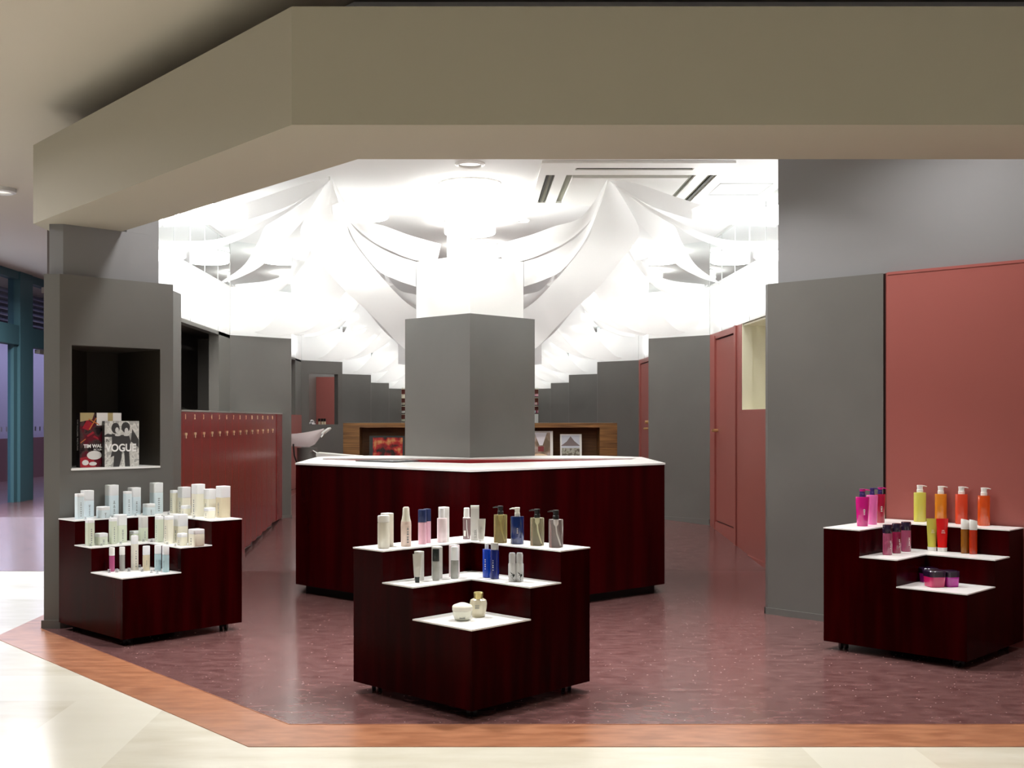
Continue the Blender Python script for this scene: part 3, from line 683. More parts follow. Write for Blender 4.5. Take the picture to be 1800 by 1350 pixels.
SB(CABL, 1, 336, 361, 851.5, 908, 'tallest cream square bottle, in the middle of the right wing', P['cream'], P['frost'], 0.3, 'bottle')
SB(CABL, 1, 357, 380, 860, 908, 'cream square bottle behind the right hand cream jar', P['cream'], P['frost'], 0.36, 'bottle')
SB(CABL, 1, 358, 379, 893, 911.5, 'small cream jar, right of the two on the top shelf', P['cream'], P['frost'], 0.28, 'jar')
SB(CABL, 1, 379, 405.5, 855, 910, 'large cream and white square bottle at the right end of the top shelf', P['beige'], P['frost'], 0.36, 'bottle')
SB(CABL, 2, 149.5, 166.5, 914, 959.5, 'slim pale green box at the left end of the middle shelf', P['green'], P['frost'], 0.12, 'box')
SB(CABL, 2, 166.5, 190, 938, 958.5, 'small pale green jar beside the slim green box', P['green'], P['frost'], 0.3, 'jar')
SB(CABL, 2, 191, 206, 911, 956.5, 'slim pale green box behind the left green jar', P['green'], P['frost'], 0.12, 'box')
SB(CABL, 2, 200, 223.5, 905, 954, 'pale green square bottle in the middle of the left wing', P['green'], P['frost'], 0.38, 'bottle')
SB(CABL, 2, 227, 250, 933, 950, 'small pale green jar near the corner of the middle shelf', P['green'], P['frost'], 0.28, 'jar')
SB(CABL, 2, 243, 260.5, 909, 951, 'green bottle with tall grey frosted cover behind the corner jar', P['green'], P['label'], 0.45, 'bottle')
SB(CABL, 2, 272, 288, 908, 953, 'slim green box to the right of the middle shelf corner', P['green'], P['frost'], 0.12, 'box')
SB(CABL, 2, 288, 305, 908, 956, 'slim cream box next to the slim green box, middle shelf', P['cream'], P['frost'], 0.12, 'box')
SB(CABL, 2, 304, 331, 905, 955, 'wide cream square bottle at the back of the middle shelf', P['cream'], P['frost'], 0.4, 'bottle')
SB(CABL, 2, 311, 329.5, 938, 959.5, 'small cream jar in front of the wide cream bottle', P['cream'], P['frost'], 0.3, 'jar')
SB(CABL, 2, 330.5, 360, 931, 960, 'large cream square jar at the right end of the middle shelf', P['cream'], P['frost'], 0.28, 'jar')
RB = round_bottle
RB(CABL, 3, 192, 201.5, 963, 1005, 'small pink vial with white cap on the lowest shelf', P['pinkgl'], P['white'], 0.33, 1.0, name='vial')
RB(CABL, 3, 210, 219.5, 962, 1003.5, 'small grey vial with white cap on the lowest shelf', P['greygl'], P['white'], 0.33, 1.0, name='vial')
SB(CABL, 3, 230, 243.5, 942, 1002, 'tall slim ivory box with frosted top on the lowest shelf', P['ivory'], P['frost'], 0.24, 'box')
RB(CABL, 3, 251, 263.5, 960, 1003.5, 'beige oval bottle with white cap on the lowest shelf', P['beige'], P['frost'], 0.36, 1.0, sy=0.7, marksm=P['print'])
RB(CABL, 3, 271, 284, 959, 1004, 'pale blue bottle behind its twin on the lowest shelf', P['blue2'], P['frost'], 0.33, 1.0, sy=0.7, marksm=P['print'])
RB(CABL, 3, 284.5, 298, 960, 1006, 'pale blue bottle at the right end of the lowest shelf', P['blue2'], P['frost'], 0.33, 1.0, sy=0.7, marksm=P['print'])
# small acrylic cubes with print
def cube(cab, lev, x, yb, label, grp):
    X, Y, z, left, W, h = dims(cab, lev, x-3.2, x+3.2, yb-7, yb, 0.012)
    t_ = prod('acrylic_cube', label, 'acrylic cube', X, Y, z, math.radians(20), grp)
    bm = NB(); w_ = 0.0085; box(bm, -w_, w_, -w_, w_, 0, 0.019); bmesh.ops.bevel(bm, geom=bm.edges[:], offset=0.0012, segments=1, affect='EDGES')
    obj('cube_body', bm, P['acryl'], t_)
    bm = NB(); box(bm, -0.005, 0.005, -0.0004, 0.0004, 0.005, 0.007); box(bm, -0.001, 0.002, -0.0004, 0.0004, 0.008, 0.014); obj('print', bm, P['print'], t_)
for x, yb in ((192, 1007), (205, 1006), (207.5, 1000), (226.5, 1004.5), (250, 1005), (266, 1007), (276, 1008.5), (245.5, 999)):
    cube(CABL, 3, x, yb, 'tiny clear acrylic cube with print on the lowest shelf of the left cabinet', 'acrylic cubes on the lowest left shelf')
for x, yb in ((159, 961), (178, 960.5), (212, 957), (252, 952.5), (266, 953), (294, 958), (308, 960.5)):
    cube(CABL, 2, x, yb, 'tiny clear acrylic cube with print on the middle shelf of the left cabinet', 'acrylic cubes on the middle left shelf')
for x, yb in ((150, 913.5), (197, 911), (238, 907.5), (296, 905), (323, 908.5), (341, 911)):
    cube(CABL, 1, x, yb, 'tiny clear acrylic cube with print on the top shelf of the left cabinet', 'acrylic cubes on the top left shelf')

# ---- centre cabinet
rc = 1.414
SB(CABC, 1, 669, 692, 903, 961, 'white carton behind the white oval bottle', P['ivory'], P['white'], 0.04, 'box', lab=False, ratio=1.3)
RB(CABC, 1, 663.5, 685, 907, 964.5, 'white oval bottle with a small red mark, left end of the top shelf', P['ivory'], P['white'], 0.2, 1.0, sy=0.75, name='oval_bottle')
# sloped pink beige bottle
X, Y, z, left, W, h = dims(CABC, 1, 704.5, 723, 892, 961, 0.024)
t_ = prod('tapered_bottle', 'pink beige bottle with long tapered cap', 'bottle', X, Y, z, 0.4)
r = W/2
bm = NB(); lathe(bm, [(0, 0), (r*0.93, 0), (r*0.98, 0.003), (r, h*0.55), (r*0.93, h*0.64), (0, h*0.64)], 28); obj('body', bm, P['pinkbeige'], t_, True)
bm = NB(); lathe(bm, [(0, h*0.62), (r*0.94, h*0.635), (r*0.8, h*0.7), (r*0.68, h*0.8), (r*0.62, h*0.97), (r*0.45, h), (0, h)], 28); obj('cap', bm, P['ivory'], t_, True)
marks(t_, W, h*0.1, h*0.5, P['print'], -r*0.985, 6, 0.2)
SB(CABC, 1, 744.5, 757, 895, 955, 'pink carton with navy top behind the navy capped bottle', P['pink'], P['navycap'], 0.36, 'box', lab=False, ratio=1.2)
RB(CABC, 1, 735, 749.5, 896.5, 957, 'pink cylinder bottle with navy cap', P['pink'], P['navycap'], 0.36, 1.0, name='round_bottle')
SB(CABC, 1, 770.5, 790, 892, 953, 'white carton behind the pale pink pump bottle', P['white'], P['white'], 0.04, 'box', lab=False, ratio=1.3)
RB(CABC, 1, 768, 786, 894, 954, 'pale pink bottle with narrow frosted cap', P['pinkpale'], P['frost'], 0.28, 0.55, sy=0.8)
X, Y, z, left, W, h = dims(CABC, 1, 813.5, 827, 893, 948, 0.018)
t_ = prod('spray_bottle', 'clear spray bottle with dark print and white top', 'spray bottle', X, Y, z, 0)
r = W/2
bm = NB(); lathe(bm, [(0, 0), (r, 0), (r, h*0.66), (r*0.8, h*0.685), (0, h*0.685)], 24); obj('body', bm, mat('smoky_clear', (120, 96, 98), 0.08, coat=0.8), t_, True)
bm = NB(); lathe(bm, [(0, h*0.67), (r*0.95, h*0.67), (r*0.95, h*0.69), (r*0.78, h*0.7), (r*0.74, h*0.98), (r*0.6, h), (0, h)], 24); obj('spray_top', bm, P['white'], t_, True)
bm = NB(); tube(bm, [(0, -r*1.0, h*0.62), (0.001, -r*1.0, h*0.35), (r*0.4, -r*0.93, h*0.04)], 0.0016, 6); obj('dip_tube', bm, P['white'], t_)
bm = NB(); box(bm, -r*0.75, -r*0.2, -r*1.0, -r*0.7, h*0.1, h*0.28); obj('label_patch', bm, P['white'], t_)
# tall carton with vertical lettering
X, Y, z, left, W, h = dims(CABC, 1, 826.5, 841.5, 889.5, 950, 0.02)
t_ = prod('carton_box', 'tall grey white carton with vertical lettering at the shelf corner', 'box', X+0.002, Y-0.004, z, 0)
bm = NB(); box(bm, -W/2, W/2, -W*0.35, W*0.35, 0, h); bmesh.ops.bevel(bm, geom=bm.edges[:], offset=0.0008, segments=1, affect='EDGES'); obj('body', bm, P['label'], t_)
bm = NB(); box(bm, -W/2, W/2, -W*0.36, W*0.36, h*0.93, h+0.0006); obj('top_band', bm, P['white'], t_)
text_mesh('lettering', 'SLEEK', 0.017, P['printw'] if False else mat('letter_grey', (130, 130, 128), 0.6), t_, (W*0.2, -W*0.35-0.0005, h*0.06), (math.pi/2, -math.pi/2, 0), align='LEFT')
squeeze_tube(CABC, 1, 838.5, 853.5, 912.5, 952.5, 'small white tube standing on its cap beside the tall carton', P['tubegrey'], P['white'], 0.12, capw=0.6, marksm=P['print'])
pump_bottle(CABC, 1, 868, 891.5, 890.5, 955, 905.5, 'clear yellow oil bottle with black pump, beside the shelf corner', P['oilyel'], P['pump_black'], tubem=P['oilpale'], sy=0.75)
pump_bottle(CABC, 1, 897.5, 921, 893, 957, 908.5, 'navy bottle with white pump', P['navygl'], P['pump_white'], sy=0.75, cw=0.4, marksm=P['printw'])
pump_bottle(CABC, 1, 932, 956.5, 896, 960, 911, 'pale yellow frosted oil bottle with black pump', P['oilpale'], P['pump_black'], tubem=P['ivory'], sy=0.75)
pump_bottle(CABC, 1, 964.5, 990, 898, 963.5, 914, 'clear bottle with black pump at the right end of the top shelf', P['clear'], P['pump_black'], tubem=P['white'], sy=0.75)
SB(CABC, 2, 728, 745.5, 970, 1021, 'silver white carton behind the black capped tube', P['label'], P['white'], 0.03, 'box', lab=False, ratio=1.3)
squeeze_tube(CABC, 2, 725.5, 741.5, 974.5, 1024.5, 'grey tube standing on a black cap', P['tubegrey'], P['blackcap'], 0.2, capw=0.5)
SB(CABC, 2, 758.5, 778, 962, 1018, 'white carton behind the bottle with square black cap', P['label'], P['white'], 0.03, 'box', lab=False, ratio=1.3)
RB(CABC, 2, 760, 772.5, 965.5, 1021, 'clear grey bottle with tall black cap', P['greygl'], P['blackcap'], 0.38, 0.98, sy=0.8)
SB(CABC, 2, 789, 808, 959, 1015, 'pale pink carton behind the frosted bottle', P['pinkpale'], P['pinkpale'], 0.03, 'box', lab=False, ratio=1.3)
RB(CABC, 2, 792, 806.5, 962, 1017.5, 'frosted pale bottle with long white cap', P['greygl'], P['frost'], 0.42, 0.96, sy=0.8)
RB(CABC, 2, 848, 863, 956, 1016, 'bright blue bottle with small frosted top', P['royal'], P['frost'], 0.16, 0.45, sy=0.85, marksm=P['printw'])
RB(CABC, 2, 861.5, 877.5, 955.5, 1018.5, 'deep blue bottle with silver cap', P['navy2'], P['silver'], 0.18, 0.86, sy=0.9, marksm=P['printw'])
for xl, lab in ((893.5, 'white spray can with black arrow print, left of the pair'), (906.5, 'white spray can with black arrow print, right of the pair')):
    X, Y, z, left, W, h = dims(CABC, 2, xl, xl+13.8, 972, 1023, 0.018)
    t_ = prod('spray_can', lab, 'spray can', X, Y, z, 0); r = W/2
    bm = NB(); lathe(bm, [(0, 0), (r*0.95, 0), (r, 0.002), (r, h*0.60), (r*0.85, h*0.64), (0, h*0.65)], 28); obj('body', bm, P['canw'], t_, True)
    bm = NB(); lathe(bm, [(0, h*0.64), (r*0.5, h*0.65), (r*0.45, h*0.78), (0, h*0.79)], 16); obj('nozzle', bm, P['white'], t_, True)
    bm = NB(); lathe(bm, [(r*0.88, h*0.64), (r*0.88, h*0.92), (r*0.7, h*0.99), (0, h)], 24); obj('overcap', bm, mat('cap_clear_grey', (222, 222, 224), 0.1, trans=0.35), t_, True)
    bm = NB()
    for (x0, z0, x1, z1, x2, z2) in ((-0.8, 0.36, 0.1, 0.28, 0.0, 0.24), (-0.7, 0.2, 0.75, 0.24, 0.55, 0.27), (-0.75, 0.22, 0.2, 0.09, 0.5, 0.07), (0.3, 0.3, 0.7, 0.22, 0.05, 0.13)):
        P3 = []
        for xx, zz in ((x0, z0), (x1, z1), (x2, z2)):
            P3.append(bm.verts.new((r*0.85*xx, -r*1.03, h*zz)))
        bm.faces.new(P3)
    obj('print', bm, P['blackcap'], t_)
# jar and gold-capped bottle on the lowest shelf
X, Y, z, left, W, h = dims(CABC, 3, 795, 830.5, 1062, 1092.5, 0.045); r = W/2
t_ = prod('cream_jar', 'round pearl white jar with domed lid on the lowest shelf', 'jar', X, Y, z, 0)
bm = NB(); lathe(bm, [(0, 0), (r*0.62, 0), (r*0.78, h*0.06), (r*0.93, h*0.3), (r*0.98, h*0.55), (0, h*0.55)], 36); obj('body', bm, P['pearlw'], t_, True)
bm = NB(); lathe(bm, [(0, h*0.55), (r, h*0.56), (r*1.0, h*0.78), (r*0.9, h*0.86), (r*0.6, h*0.93), (r*0.3, h*0.99), (0, h)], 36); obj('lid', bm, P['ivory'], t_, True)
bm = NB()
for i in range(3): box(bm, -r*0.28, r*0.28, -r*0.86, -r*0.84+0.002*i, h*(0.14+0.05*i), h*(0.16+0.05*i))
obj('print', bm, P['print'], t_)
X, Y, z, left, W, h = dims(CABC, 3, 825.5, 856.5, 1045.5, 1089.5, 0.04); r = W/2
t_ = prod('round_bottle', 'bulbous pearl bottle with gold cap on the lowest shelf', 'bottle', X, Y+0.045, z, 0)
bm = NB(); lathe(bm, [(0, 0), (r*0.7, 0), (r*0.78, h*0.04), (r*0.95, h*0.35), (r*1.0, h*0.55), (r*0.9, h*0.68), (r*0.55, h*0.75), (0, h*0.75)], 36, sy=0.75); obj('body', bm, P['pearl'], t_, True)
bm = NB(); lathe(bm, [(0, h*0.73), (r*0.52, h*0.73), (r*0.56, h*0.96), (r*0.45, h), (0, h)], 28); obj('cap', bm, P['gold'], t_, True)
bm = NB()
for i in range(3): box(bm, -r*0.4, r*0.1, -r*0.77, -r*0.70, h*(0.36+0.06*i), h*(0.375+0.06*i))
obj('print', bm, P['print'], t_)

# ---- right cabinet
PB = pump_bottle
PB(CABR, 1, 1504, 1528, 860.5, 925.5, 874, 'magenta tapered pump bottle, nearest of the three pinks', P['magenta'], P['violetcap'], P['magcap'], 1.25, spout=1, sy=0.8, cw=0.42, marksm=P['printw'])
PB(CABR, 1, 1523, 1543, 858.5, 922.5, 870.5, 'light pink tapered pump bottle with violet pump', P['hotpink'], P['violetcap'], None, 1.2, spout=1, sy=0.8, cw=0.42)
PB(CABR, 1, 1537.5, 1556.5, 857, 919.5, 869, 'crimson tapered pump bottle with magenta pump head', P['crimson'], P['violetcap'], P['magcap'], 1.2, spout=1, sy=0.8, cw=0.42, marksm=P['printw'])
PB(CABR, 1, 1606.5, 1627.5, 853.5, 917.5, 866, 'yellow green pump bottle', P['yel'], P['white'], spout=1, sy=0.8, cw=0.5)
PB(CABR, 1, 1643.5, 1664, 855, 919, 868.5, 'clear amber pump bottle with lime tube', P['amber'], P['white'], spout=1, sy=0.8, cw=0.5)
PB(CABR, 1, 1679.5, 1700.5, 856, 921.5, 869, 'opaque orange red pump bottle', P['orred'], P['white'], spout=1, sy=0.8, cw=0.5)
PB(CABR, 1, 1719, 1740, 858, 924.5, 871.5, 'clear orange pump bottle at the right end of the row', P['orange'], P['white'], spout=1, sy=0.8, cw=0.5)
RB(CABR, 2, 1551, 1569, 923, 976, 'dark capped mauve bottle, front of three', P['burg2'], P['darkcap'], 0.27, 1.0, sy=0.8, marksm=P['printw'])
RB(CABR, 2, 1567.5, 1584.5, 920.5, 973, 'dark capped burgundy bottle, middle of three', P['burg'], P['darkcap'], 0.27, 1.0, sy=0.8, marksm=P['printw'])
RB(CABR, 2, 1583.5, 1602, 918, 970, 'dark capped mauve bottle, rear of three', P['burg2'], P['darkcap'], 0.27, 1.0, sy=0.8, marksm=P['printw'])
squeeze_tube(CABR, 2, 1628.5, 1648, 912, 969, 'yellow green tube with white cap', P['yel'], P['white'], 0.13, capw=0.72, marksm=P['printw'])
squeeze_tube(CABR, 2, 1645.5, 1667, 912, 970, 'red tube with white cap', P['redtube'], P['white'], 0.13, capw=0.72, marksm=P['printw'])
RB(CABR, 2, 1689, 1703.5, 912, 973, 'amber brown bottle with slanted white cap', P['brown'], P['white'], 0.3, 0.98, sy=0.85, capslant=0.25, yaw=0.3)
RB(CABR, 2, 1703.5, 1718, 913, 974, 'red amber bottle with slanted white cap', P['redbrown'], P['white'], 0.3, 0.98, sy=0.85, capslant=0.25, yaw=0.3)
def square_jar(xl, xr, yt, yb, label, body, dy=0):
    X, Y, z, left, W, h = dims(CABR, 3, xl, xr, yt, yb, 0.045)
    t_ = prod('square_jar', label, 'jar', X, Y+dy, z, math.radians(8)); r = W/2
    bm = NB(); lathe(bm, [(0, 0), (r*0.82, 0), (r*0.86, 0.002), (r*0.95, h*0.62), (0, h*0.62)], 32, sq=5); obj('body', bm, body, t_, True)
    bm = NB(); lathe(bm, [(0, h*0.62), (r*0.96, h*0.62), (r, h*0.95), (r*0.92, h), (0, h)], 32, sq=5); obj('lid', bm, P['darkcap'], t_, True)
square_jar(1626.5, 1658.5, 1004, 1033, 'crimson jar with dark lid, front of the three jars', P['jarm'])
square_jar(1658.5, 1684, 1005, 1033, 'violet jar with dark lid, right of the three jars', P['jarv'], 0.005)
square_jar(1622, 1650, 1001, 1026.5, 'violet jar with dark lid, behind the crimson jar', P['jarv'], 0.03)

# ------------------------------------------------------------------ books in the left niche
def book(name, label, X0, Y0, w_, h, t__, z, rz, cover, lean=0.0):
    """X0,Y0 = left front bottom corner"""
    t_ = thing(name, label, 'book', (X0, Y0, z), rz); t_.rotation_euler = (-lean, 0, rz)
    bm = NB(); box(bm, 0, w_, 0, 0.003, 0, h); box(bm, 0, w_, t__-0.003, t__, 0, h); box(bm, 0, 0.004, 0.003, t__-0.003, 0, h); obj('cover', bm, cover, t_)
    bm = NB(); box(bm, 0.004, w_-0.004, 0.003, t__-0.003, 0.003, h-0.003); obj('pages', bm, M['paper'], t_)
    return t_
def blotch(name, c1, c2, c3, scale, v=(1, 1, 1), lo=0.42, hi=0.58):
    m = mat(name, c1, 0.25); rp = add_noise(m, c1, c3, scale, v, lo, hi, 5)
    e = rp.color_ramp.elements.new((lo+hi)/2); e.color = lin(c2)+(1,)
    return m
def patch(t_, name, m_, shapes, y=-0.0006):
    bm = NB()
    for sh in shapes:
        vs_ = [bm.verts.new((p[0], y, p[1])) for p in sh]; vb = [bm.verts.new((p[0], y+0.0004, p[1])) for p in sh]
        bm.faces.new(vs_); bm.faces.new(vb[::-1])
        for i in range(len(sh)): bm.faces.new((vs_[i], vs_[(i+1) % len(sh)], vb[(i+1) % len(sh)], vb[i]))
    return obj(name, bm, m_, t_)
def ell(cx, cz, rx, rz_, n_=16): return [(cx+rx*math.cos(2*math.pi*i/n_), cz+rz_*math.sin(2*math.pi*i/n_)) for i in range(n_)]
ink = mat('ink_black', (38, 38, 40), 0.4); inkw = mat('ink_white', (244, 244, 242), 0.4)
b1_ = book('picture_book', 'large colourful photo book with TIM WA lettering, rear of the two in the niche', -2.432, 7.083, 0.285, 0.342, 0.042, NZ0, math.radians(45), mat('book_black', (24, 18, 20), 0.3))
patch(b1_, 'cover_picture', blotch('cover_dark_photo', (30, 24, 26), (74, 56, 56), (96, 26, 40), 14), [[(0.005, 0), (0.285, 0), (0.285, 0.342), (0.005, 0.342)]])
patch(b1_, 'cover_picture', mat('cover_tan', (176, 160, 116), 0.4), [[(0.006, 0.285), (0.085, 0.30), (0.10, 0.342), (0.006, 0.342)], [(0.19, 0.26), (0.225, 0.26), (0.225, 0.342), (0.19, 0.342)]], -0.0012)
patch(b1_, 'cover_picture', mat('cover_window', (226, 224, 222), 0.4), [[(0.115, 0.262), (0.19, 0.262), (0.19, 0.342), (0.115, 0.342)], [(0.225, 0.26), (0.283, 0.26), (0.283, 0.342), (0.225, 0.342)], ell(0.10, 0.075, 0.05, 0.028), ell(0.04, 0.03, 0.022, 0.017), ell(0.09, 0.022, 0.026, 0.012)], -0.0012)
patch(b1_, 'cover_picture', mat('cover_red', (156, 28, 44), 0.4), [[(0.02, 0.245), (0.06, 0.23), (0.09, 0.275), (0.05, 0.30)], [(0.006, 0), (0.11, 0), (0.09, 0.075), (0.006, 0.06)], [(0.05, 0.20), (0.09, 0.225), (0.10, 0.215), (0.055, 0.19)], [(0.09, 0.19), (0.13, 0.17), (0.125, 0.185), (0.10, 0.20)]], -0.0009)
patch(b1_, 'cover_picture', mat('cover_orange', (190, 110, 50), 0.4), [[(0.11, 0.31), (0.118, 0.312), (0.07, 0.235), (0.062, 0.237)], [(0.06, 0.30), (0.13, 0.265), (0.132, 0.270), (0.062, 0.306)], [(0.006, 0.155), (0.04, 0.18), (0.043, 0.175), (0.008, 0.150)]], -0.0015)
text_mesh('lettering', 'TIM WALKER', 0.030, inkw, b1_, (0.028, -0.0015, 0.123), (math.pi/2, 0, 0), bold=0.0012, align='LEFT')
text_mesh('lettering', 'PICTURES', 0.016, inkw, b1_, (0.095, -0.0015, 0.104), (math.pi/2, 0, 0), align='LEFT')
text_mesh('spine_lettering', 'TIM WALKER  PICTURES', 0.018, inkw, b1_, (-0.0008, 0.028, 0.30), (math.pi/2, math.pi/2, -math.pi/2), align='LEFT')
b2_ = book('picture_book', 'black and white photo book with IN VOGUE lettering, front of the two in the niche', -2.300, 7.160, 0.239, 0.290, 0.03, NZ0, math.radians(45), mat('book_grey', (60, 60, 60), 0.3))
patch(b2_, 'cover_picture', blotch('cover_grey_photo', (196, 196, 190), (222, 222, 216), (168, 168, 164), 30), [[(0.002, 0), (0.238, 0), (0.238, 0.29), (0.002, 0.29)]])
dk = [ell(0.075, 0.245, 0.028, 0.034), ell(0.145, 0.25, 0.03, 0.034), [(0.05, 0.21), (0.10, 0.20), (0.165, 0.205), (0.18, 0.16), (0.17, 0.09), (0.175, 0.0), (0.14, 0.0), (0.135, 0.09), (0.12, 0.10), (0.115, 0.05), (0.10, 0.0), (0.06, 0.0), (0.065, 0.07), (0.04, 0.06), (0.055, 0.11), (0.05, 0.15)],
      [(0.0, 0.19), (0.05, 0.19), (0.05, 0.205), (0.02, 0.21), (0.0, 0.20)], [(0.18, 0.16), (0.235, 0.12), (0.236, 0.17), (0.19, 0.24)]]
patch(b2_, 'cover_picture', mat('cover_figures', (62, 62, 62), 0.4), dk, -0.0012)
patch(b2_, 'cover_picture', mat('cover_faces', (206, 206, 202), 0.4), [ell(0.085, 0.232, 0.012, 0.018), ell(0.150, 0.225, 0.013, 0.022), ell(0.09, 0.20, 0.02, 0.006), ell(0.15, 0.2, 0.02, 0.006)], -0.0016)
text_mesh('lettering', 'IN', 0.028, ink, b2_, (0.008, -0.002, 0.157), (math.pi/2, 0, 0), align='LEFT', sx=0.9)
text_mesh('lettering', 'VOGUE', 0.066, inkw, b2_, (0.006, -0.002, 0.098), (math.pi/2, 0, 0), align='LEFT', sx=0.95, bold=0.0018)

# ------------------------------------------------------------------ lockers
XL = -2.03
lk = thing('locker_bank', 'long bank of glossy red lockers with gold number tags', 'lockers', (XL, 10.0, 0))
def ly(y): return y-10.0
y0, y1 = 8.02, 12.32
ztop = 1.322
bm = NB()
ns = 8
for i in range(ns):
    a = y0+(y1-y0)*i/ns; b_ = y0+(y1-y0)*(i+1)/ns
    if i == ns-1: prism(bm, [(-0.02, ly(a)), (-0.02, ly(12.28)), (-0.36, ly(11.94)), (-0.36, ly(a))], fz(b_)+0.002, ztop)
    else: box(bm, -0.36, -0.02, ly(a), ly(b_), fz(b_)+0.002 if b_ > 9.5 else 0.0, ztop)
obj('locker_carcass', bm, M['charcoal'], lk)
bm = NB(); prism(bm, [(0.004, ly(y0-0.02)), (0.004, ly(12.30)), (-0.37, ly(11.925)), (-0.37, ly(y0))], ztop, ztop+0.013); obj('top_board', bm, M['grey_ledge'], lk)
bm = NB(); box(bm, -0.02, 0, ly(11.96), ly(12.30), fz(12.0)+0.03, ztop); box(bm, -0.02, 0, ly(y0), ly(8.018+0.0), 0.03, ztop) if False else None; obj('end_panel', bm, M['red_locker'], lk)
yk = [8.117+0.2748*i for i in range(14)]
for i, y in enumerate(yk):
    a, b_ = y-0.045, y-0.045+0.2748
    zb_ = 0.012 if a < 10.0 else fz(b_)+0.035
    bm = NB(); box(bm, -0.02, 0, ly(a+0.003), ly(b_-0.003), zb_, ztop-0.002)
    dr = obj('locker_door', bm, M['red_locker'], lk)
    bm = NB(); box(bm, 0.0, 0.012, ly(y)-0.009, ly(y)+0.009, 1.152, 1.17); box(bm, 0.004, 0.008, ly(y)-0.007, ly(y)+0.007, 1.130, 1.152); obj('key', bm, M['gold_tag'], dr)
    text_mesh('number', str(i+1), 0.05, M['gold_tag'], dr, (0.002, ly(y), 1.268), (math.pi/2, 0, math.pi/2), 0.001, bold=0.0015)
bm = NB(); box(bm, -0.02, 0, ly(8.0), ly(8.068), 0.012, ztop-0.002); obj('end_panel', bm, M['red_locker'], lk)
# planter behind lockers
pl = thing('potted_plant', 'dark grassy plant rising just behind the locker tops', 'plant', (-2.72, 10.4, 0))
bm = NB(); lathe(bm, [(0, fz(10.4)+0.002), (0.09, fz(10.4)+0.002), (0.12, 1.2), (0.10, 1.2), (0.09, 1.15), (0, 1.15)], 20); obj('pot', bm, M['charcoal'], pl, True)
bm = NB()
for i in range(16):
    a = random.uniform(0, 2*math.pi); L_ = random.uniform(0.10, 0.24); hh = random.uniform(0.16, 0.27)
    tube(bm, [(0.02*math.cos(a), 0.02*math.sin(a), 1.14), (L_*0.4*math.cos(a), L_*0.4*math.sin(a), 1.14+hh), (L_*math.cos(a), L_*math.sin(a), 1.14+hh*0.8)], [0.004, 0.004, 0.001], 5)
obj('leaves', bm, M['leaf'], pl)

# ------------------------------------------------------------------ walnut unit with books
YD = 14.0
wd = thing('walnut_desk', 'walnut desk unit with an open book recess behind the pillar', 'desk', (0.12, YD+0.25, ZF2))
def wx(x): return x-0.12
zt_ = 1.224-ZF2; dd = 0.25
bm = NB(); box(bm, wx(-1.56), wx(1.812), -dd, dd, zt_-0.056, zt_)
box(bm, wx(-1.56), wx(-1.358), -dd, dd, 0, zt_-0.056); box(bm, wx(1.598), wx(1.812), -dd, dd, 0, zt_-0.056); obj('frame', bm, M['walnut'], wd)
bm = NB(); box(bm, wx(-1.358), wx(1.598), 0.1, dd, 0, zt_-0.056); box(bm, wx(-1.358), wx(1.598), -dd+0.01, 0.1, 0, 0.50); obj('recess_back', bm, M['walnut_in'], wd)
zs = ZF2+0.50
def lean_book(label, x0, x1, ytop, cover, pics, t__=0.04):
    Yb = YD+0.03; h = (H-(ytop-CY)*YD/F)-zs
    bk = book('picture_book', label, (x0-CX)/F*YD, Yb+0.045, (x1-x0)/F*YD, h, t__, zs, 0, cover, 0.10)
    for (nm, mm, sh, y) in pics: patch(bk, nm, mm, sh(bk, (x1-x0)/F*YD, h), y)
    return bk
lean_book('dark framed book with a red swirling cover, left in the walnut recess', 648, 710, 766, mat('cover_black', (34, 40, 40), 0.4),
          [('cover_picture', blotch('red_swirl', (40, 14, 14), (176, 34, 38), (206, 150, 90), 9, (1, 1, 1), 0.4, 0.68), lambda b, w_, h: [[(w_*0.1, 0.0), (w_*0.95, 0), (w_*0.95, h*0.94), (w_*0.1, h*0.94)]], -0.001)])
def hall(b, w_, h): return [[(w_*0.06, 0), (w_*0.9, 0), (w_*0.9, h*0.96), (w_*0.06, h*0.96)]]
lean_book('white edged book showing a long hall, centre of the walnut recess', 925, 973, 757.5, P['white'],
          [('cover_picture', blotch('hall_photo', (120, 104, 88), (158, 136, 118), (182, 168, 160), 6), hall, -0.001),
           ('cover_picture', mat('hall_light', (226, 224, 230), 0.4), lambda b, w_, h: [[(w_*0.32, h*0.95), (w_*0.78, h*0.95), (w_*0.62, h*0.58), (w_*0.5, h*0.58)]], -0.0015),
           ('cover_picture', mat('hall_floor', (222, 196, 160), 0.4), lambda b, w_, h: [ell(w_*0.5, h*0.22, w_*0.36, h*0.12)], -0.0016),
           ('cover_picture', mat('hall_red', (128, 48, 50), 0.4), lambda b, w_, h: [[(w_*0.45, h*0.4), (w_*0.66, h*0.4), (w_*0.66, h*0.55), (w_*0.45, h*0.55)]], -0.0018)])
lean_book('white book showing a thatched pavilion by water, right in the walnut recess', 986, 1024, 763, P['white'],
          [('cover_picture', mat('sky_pale', (206, 212, 222), 0.4), hall, -0.001),
           ('cover_picture', blotch('garden_photo', (150, 152, 132), (190, 188, 176), (110, 104, 92), 20), lambda b, w_, h: [[(w_*0.06, h*0.25), (w_*0.9, h*0.25), (w_*0.9, h*0.55), (w_*0.06, h*0.55)]], -0.0014),
           ('cover_picture', mat('roof_photo', (128, 116, 116), 0.4), lambda b, w_, h: [[(w_*0.03, h*0.62), (w_*0.92, h*0.62), (w_*0.65, h*0.78), (w_*0.48, h*0.93), (w_*0.3, h*0.76)]], -0.0018)], 0.05)

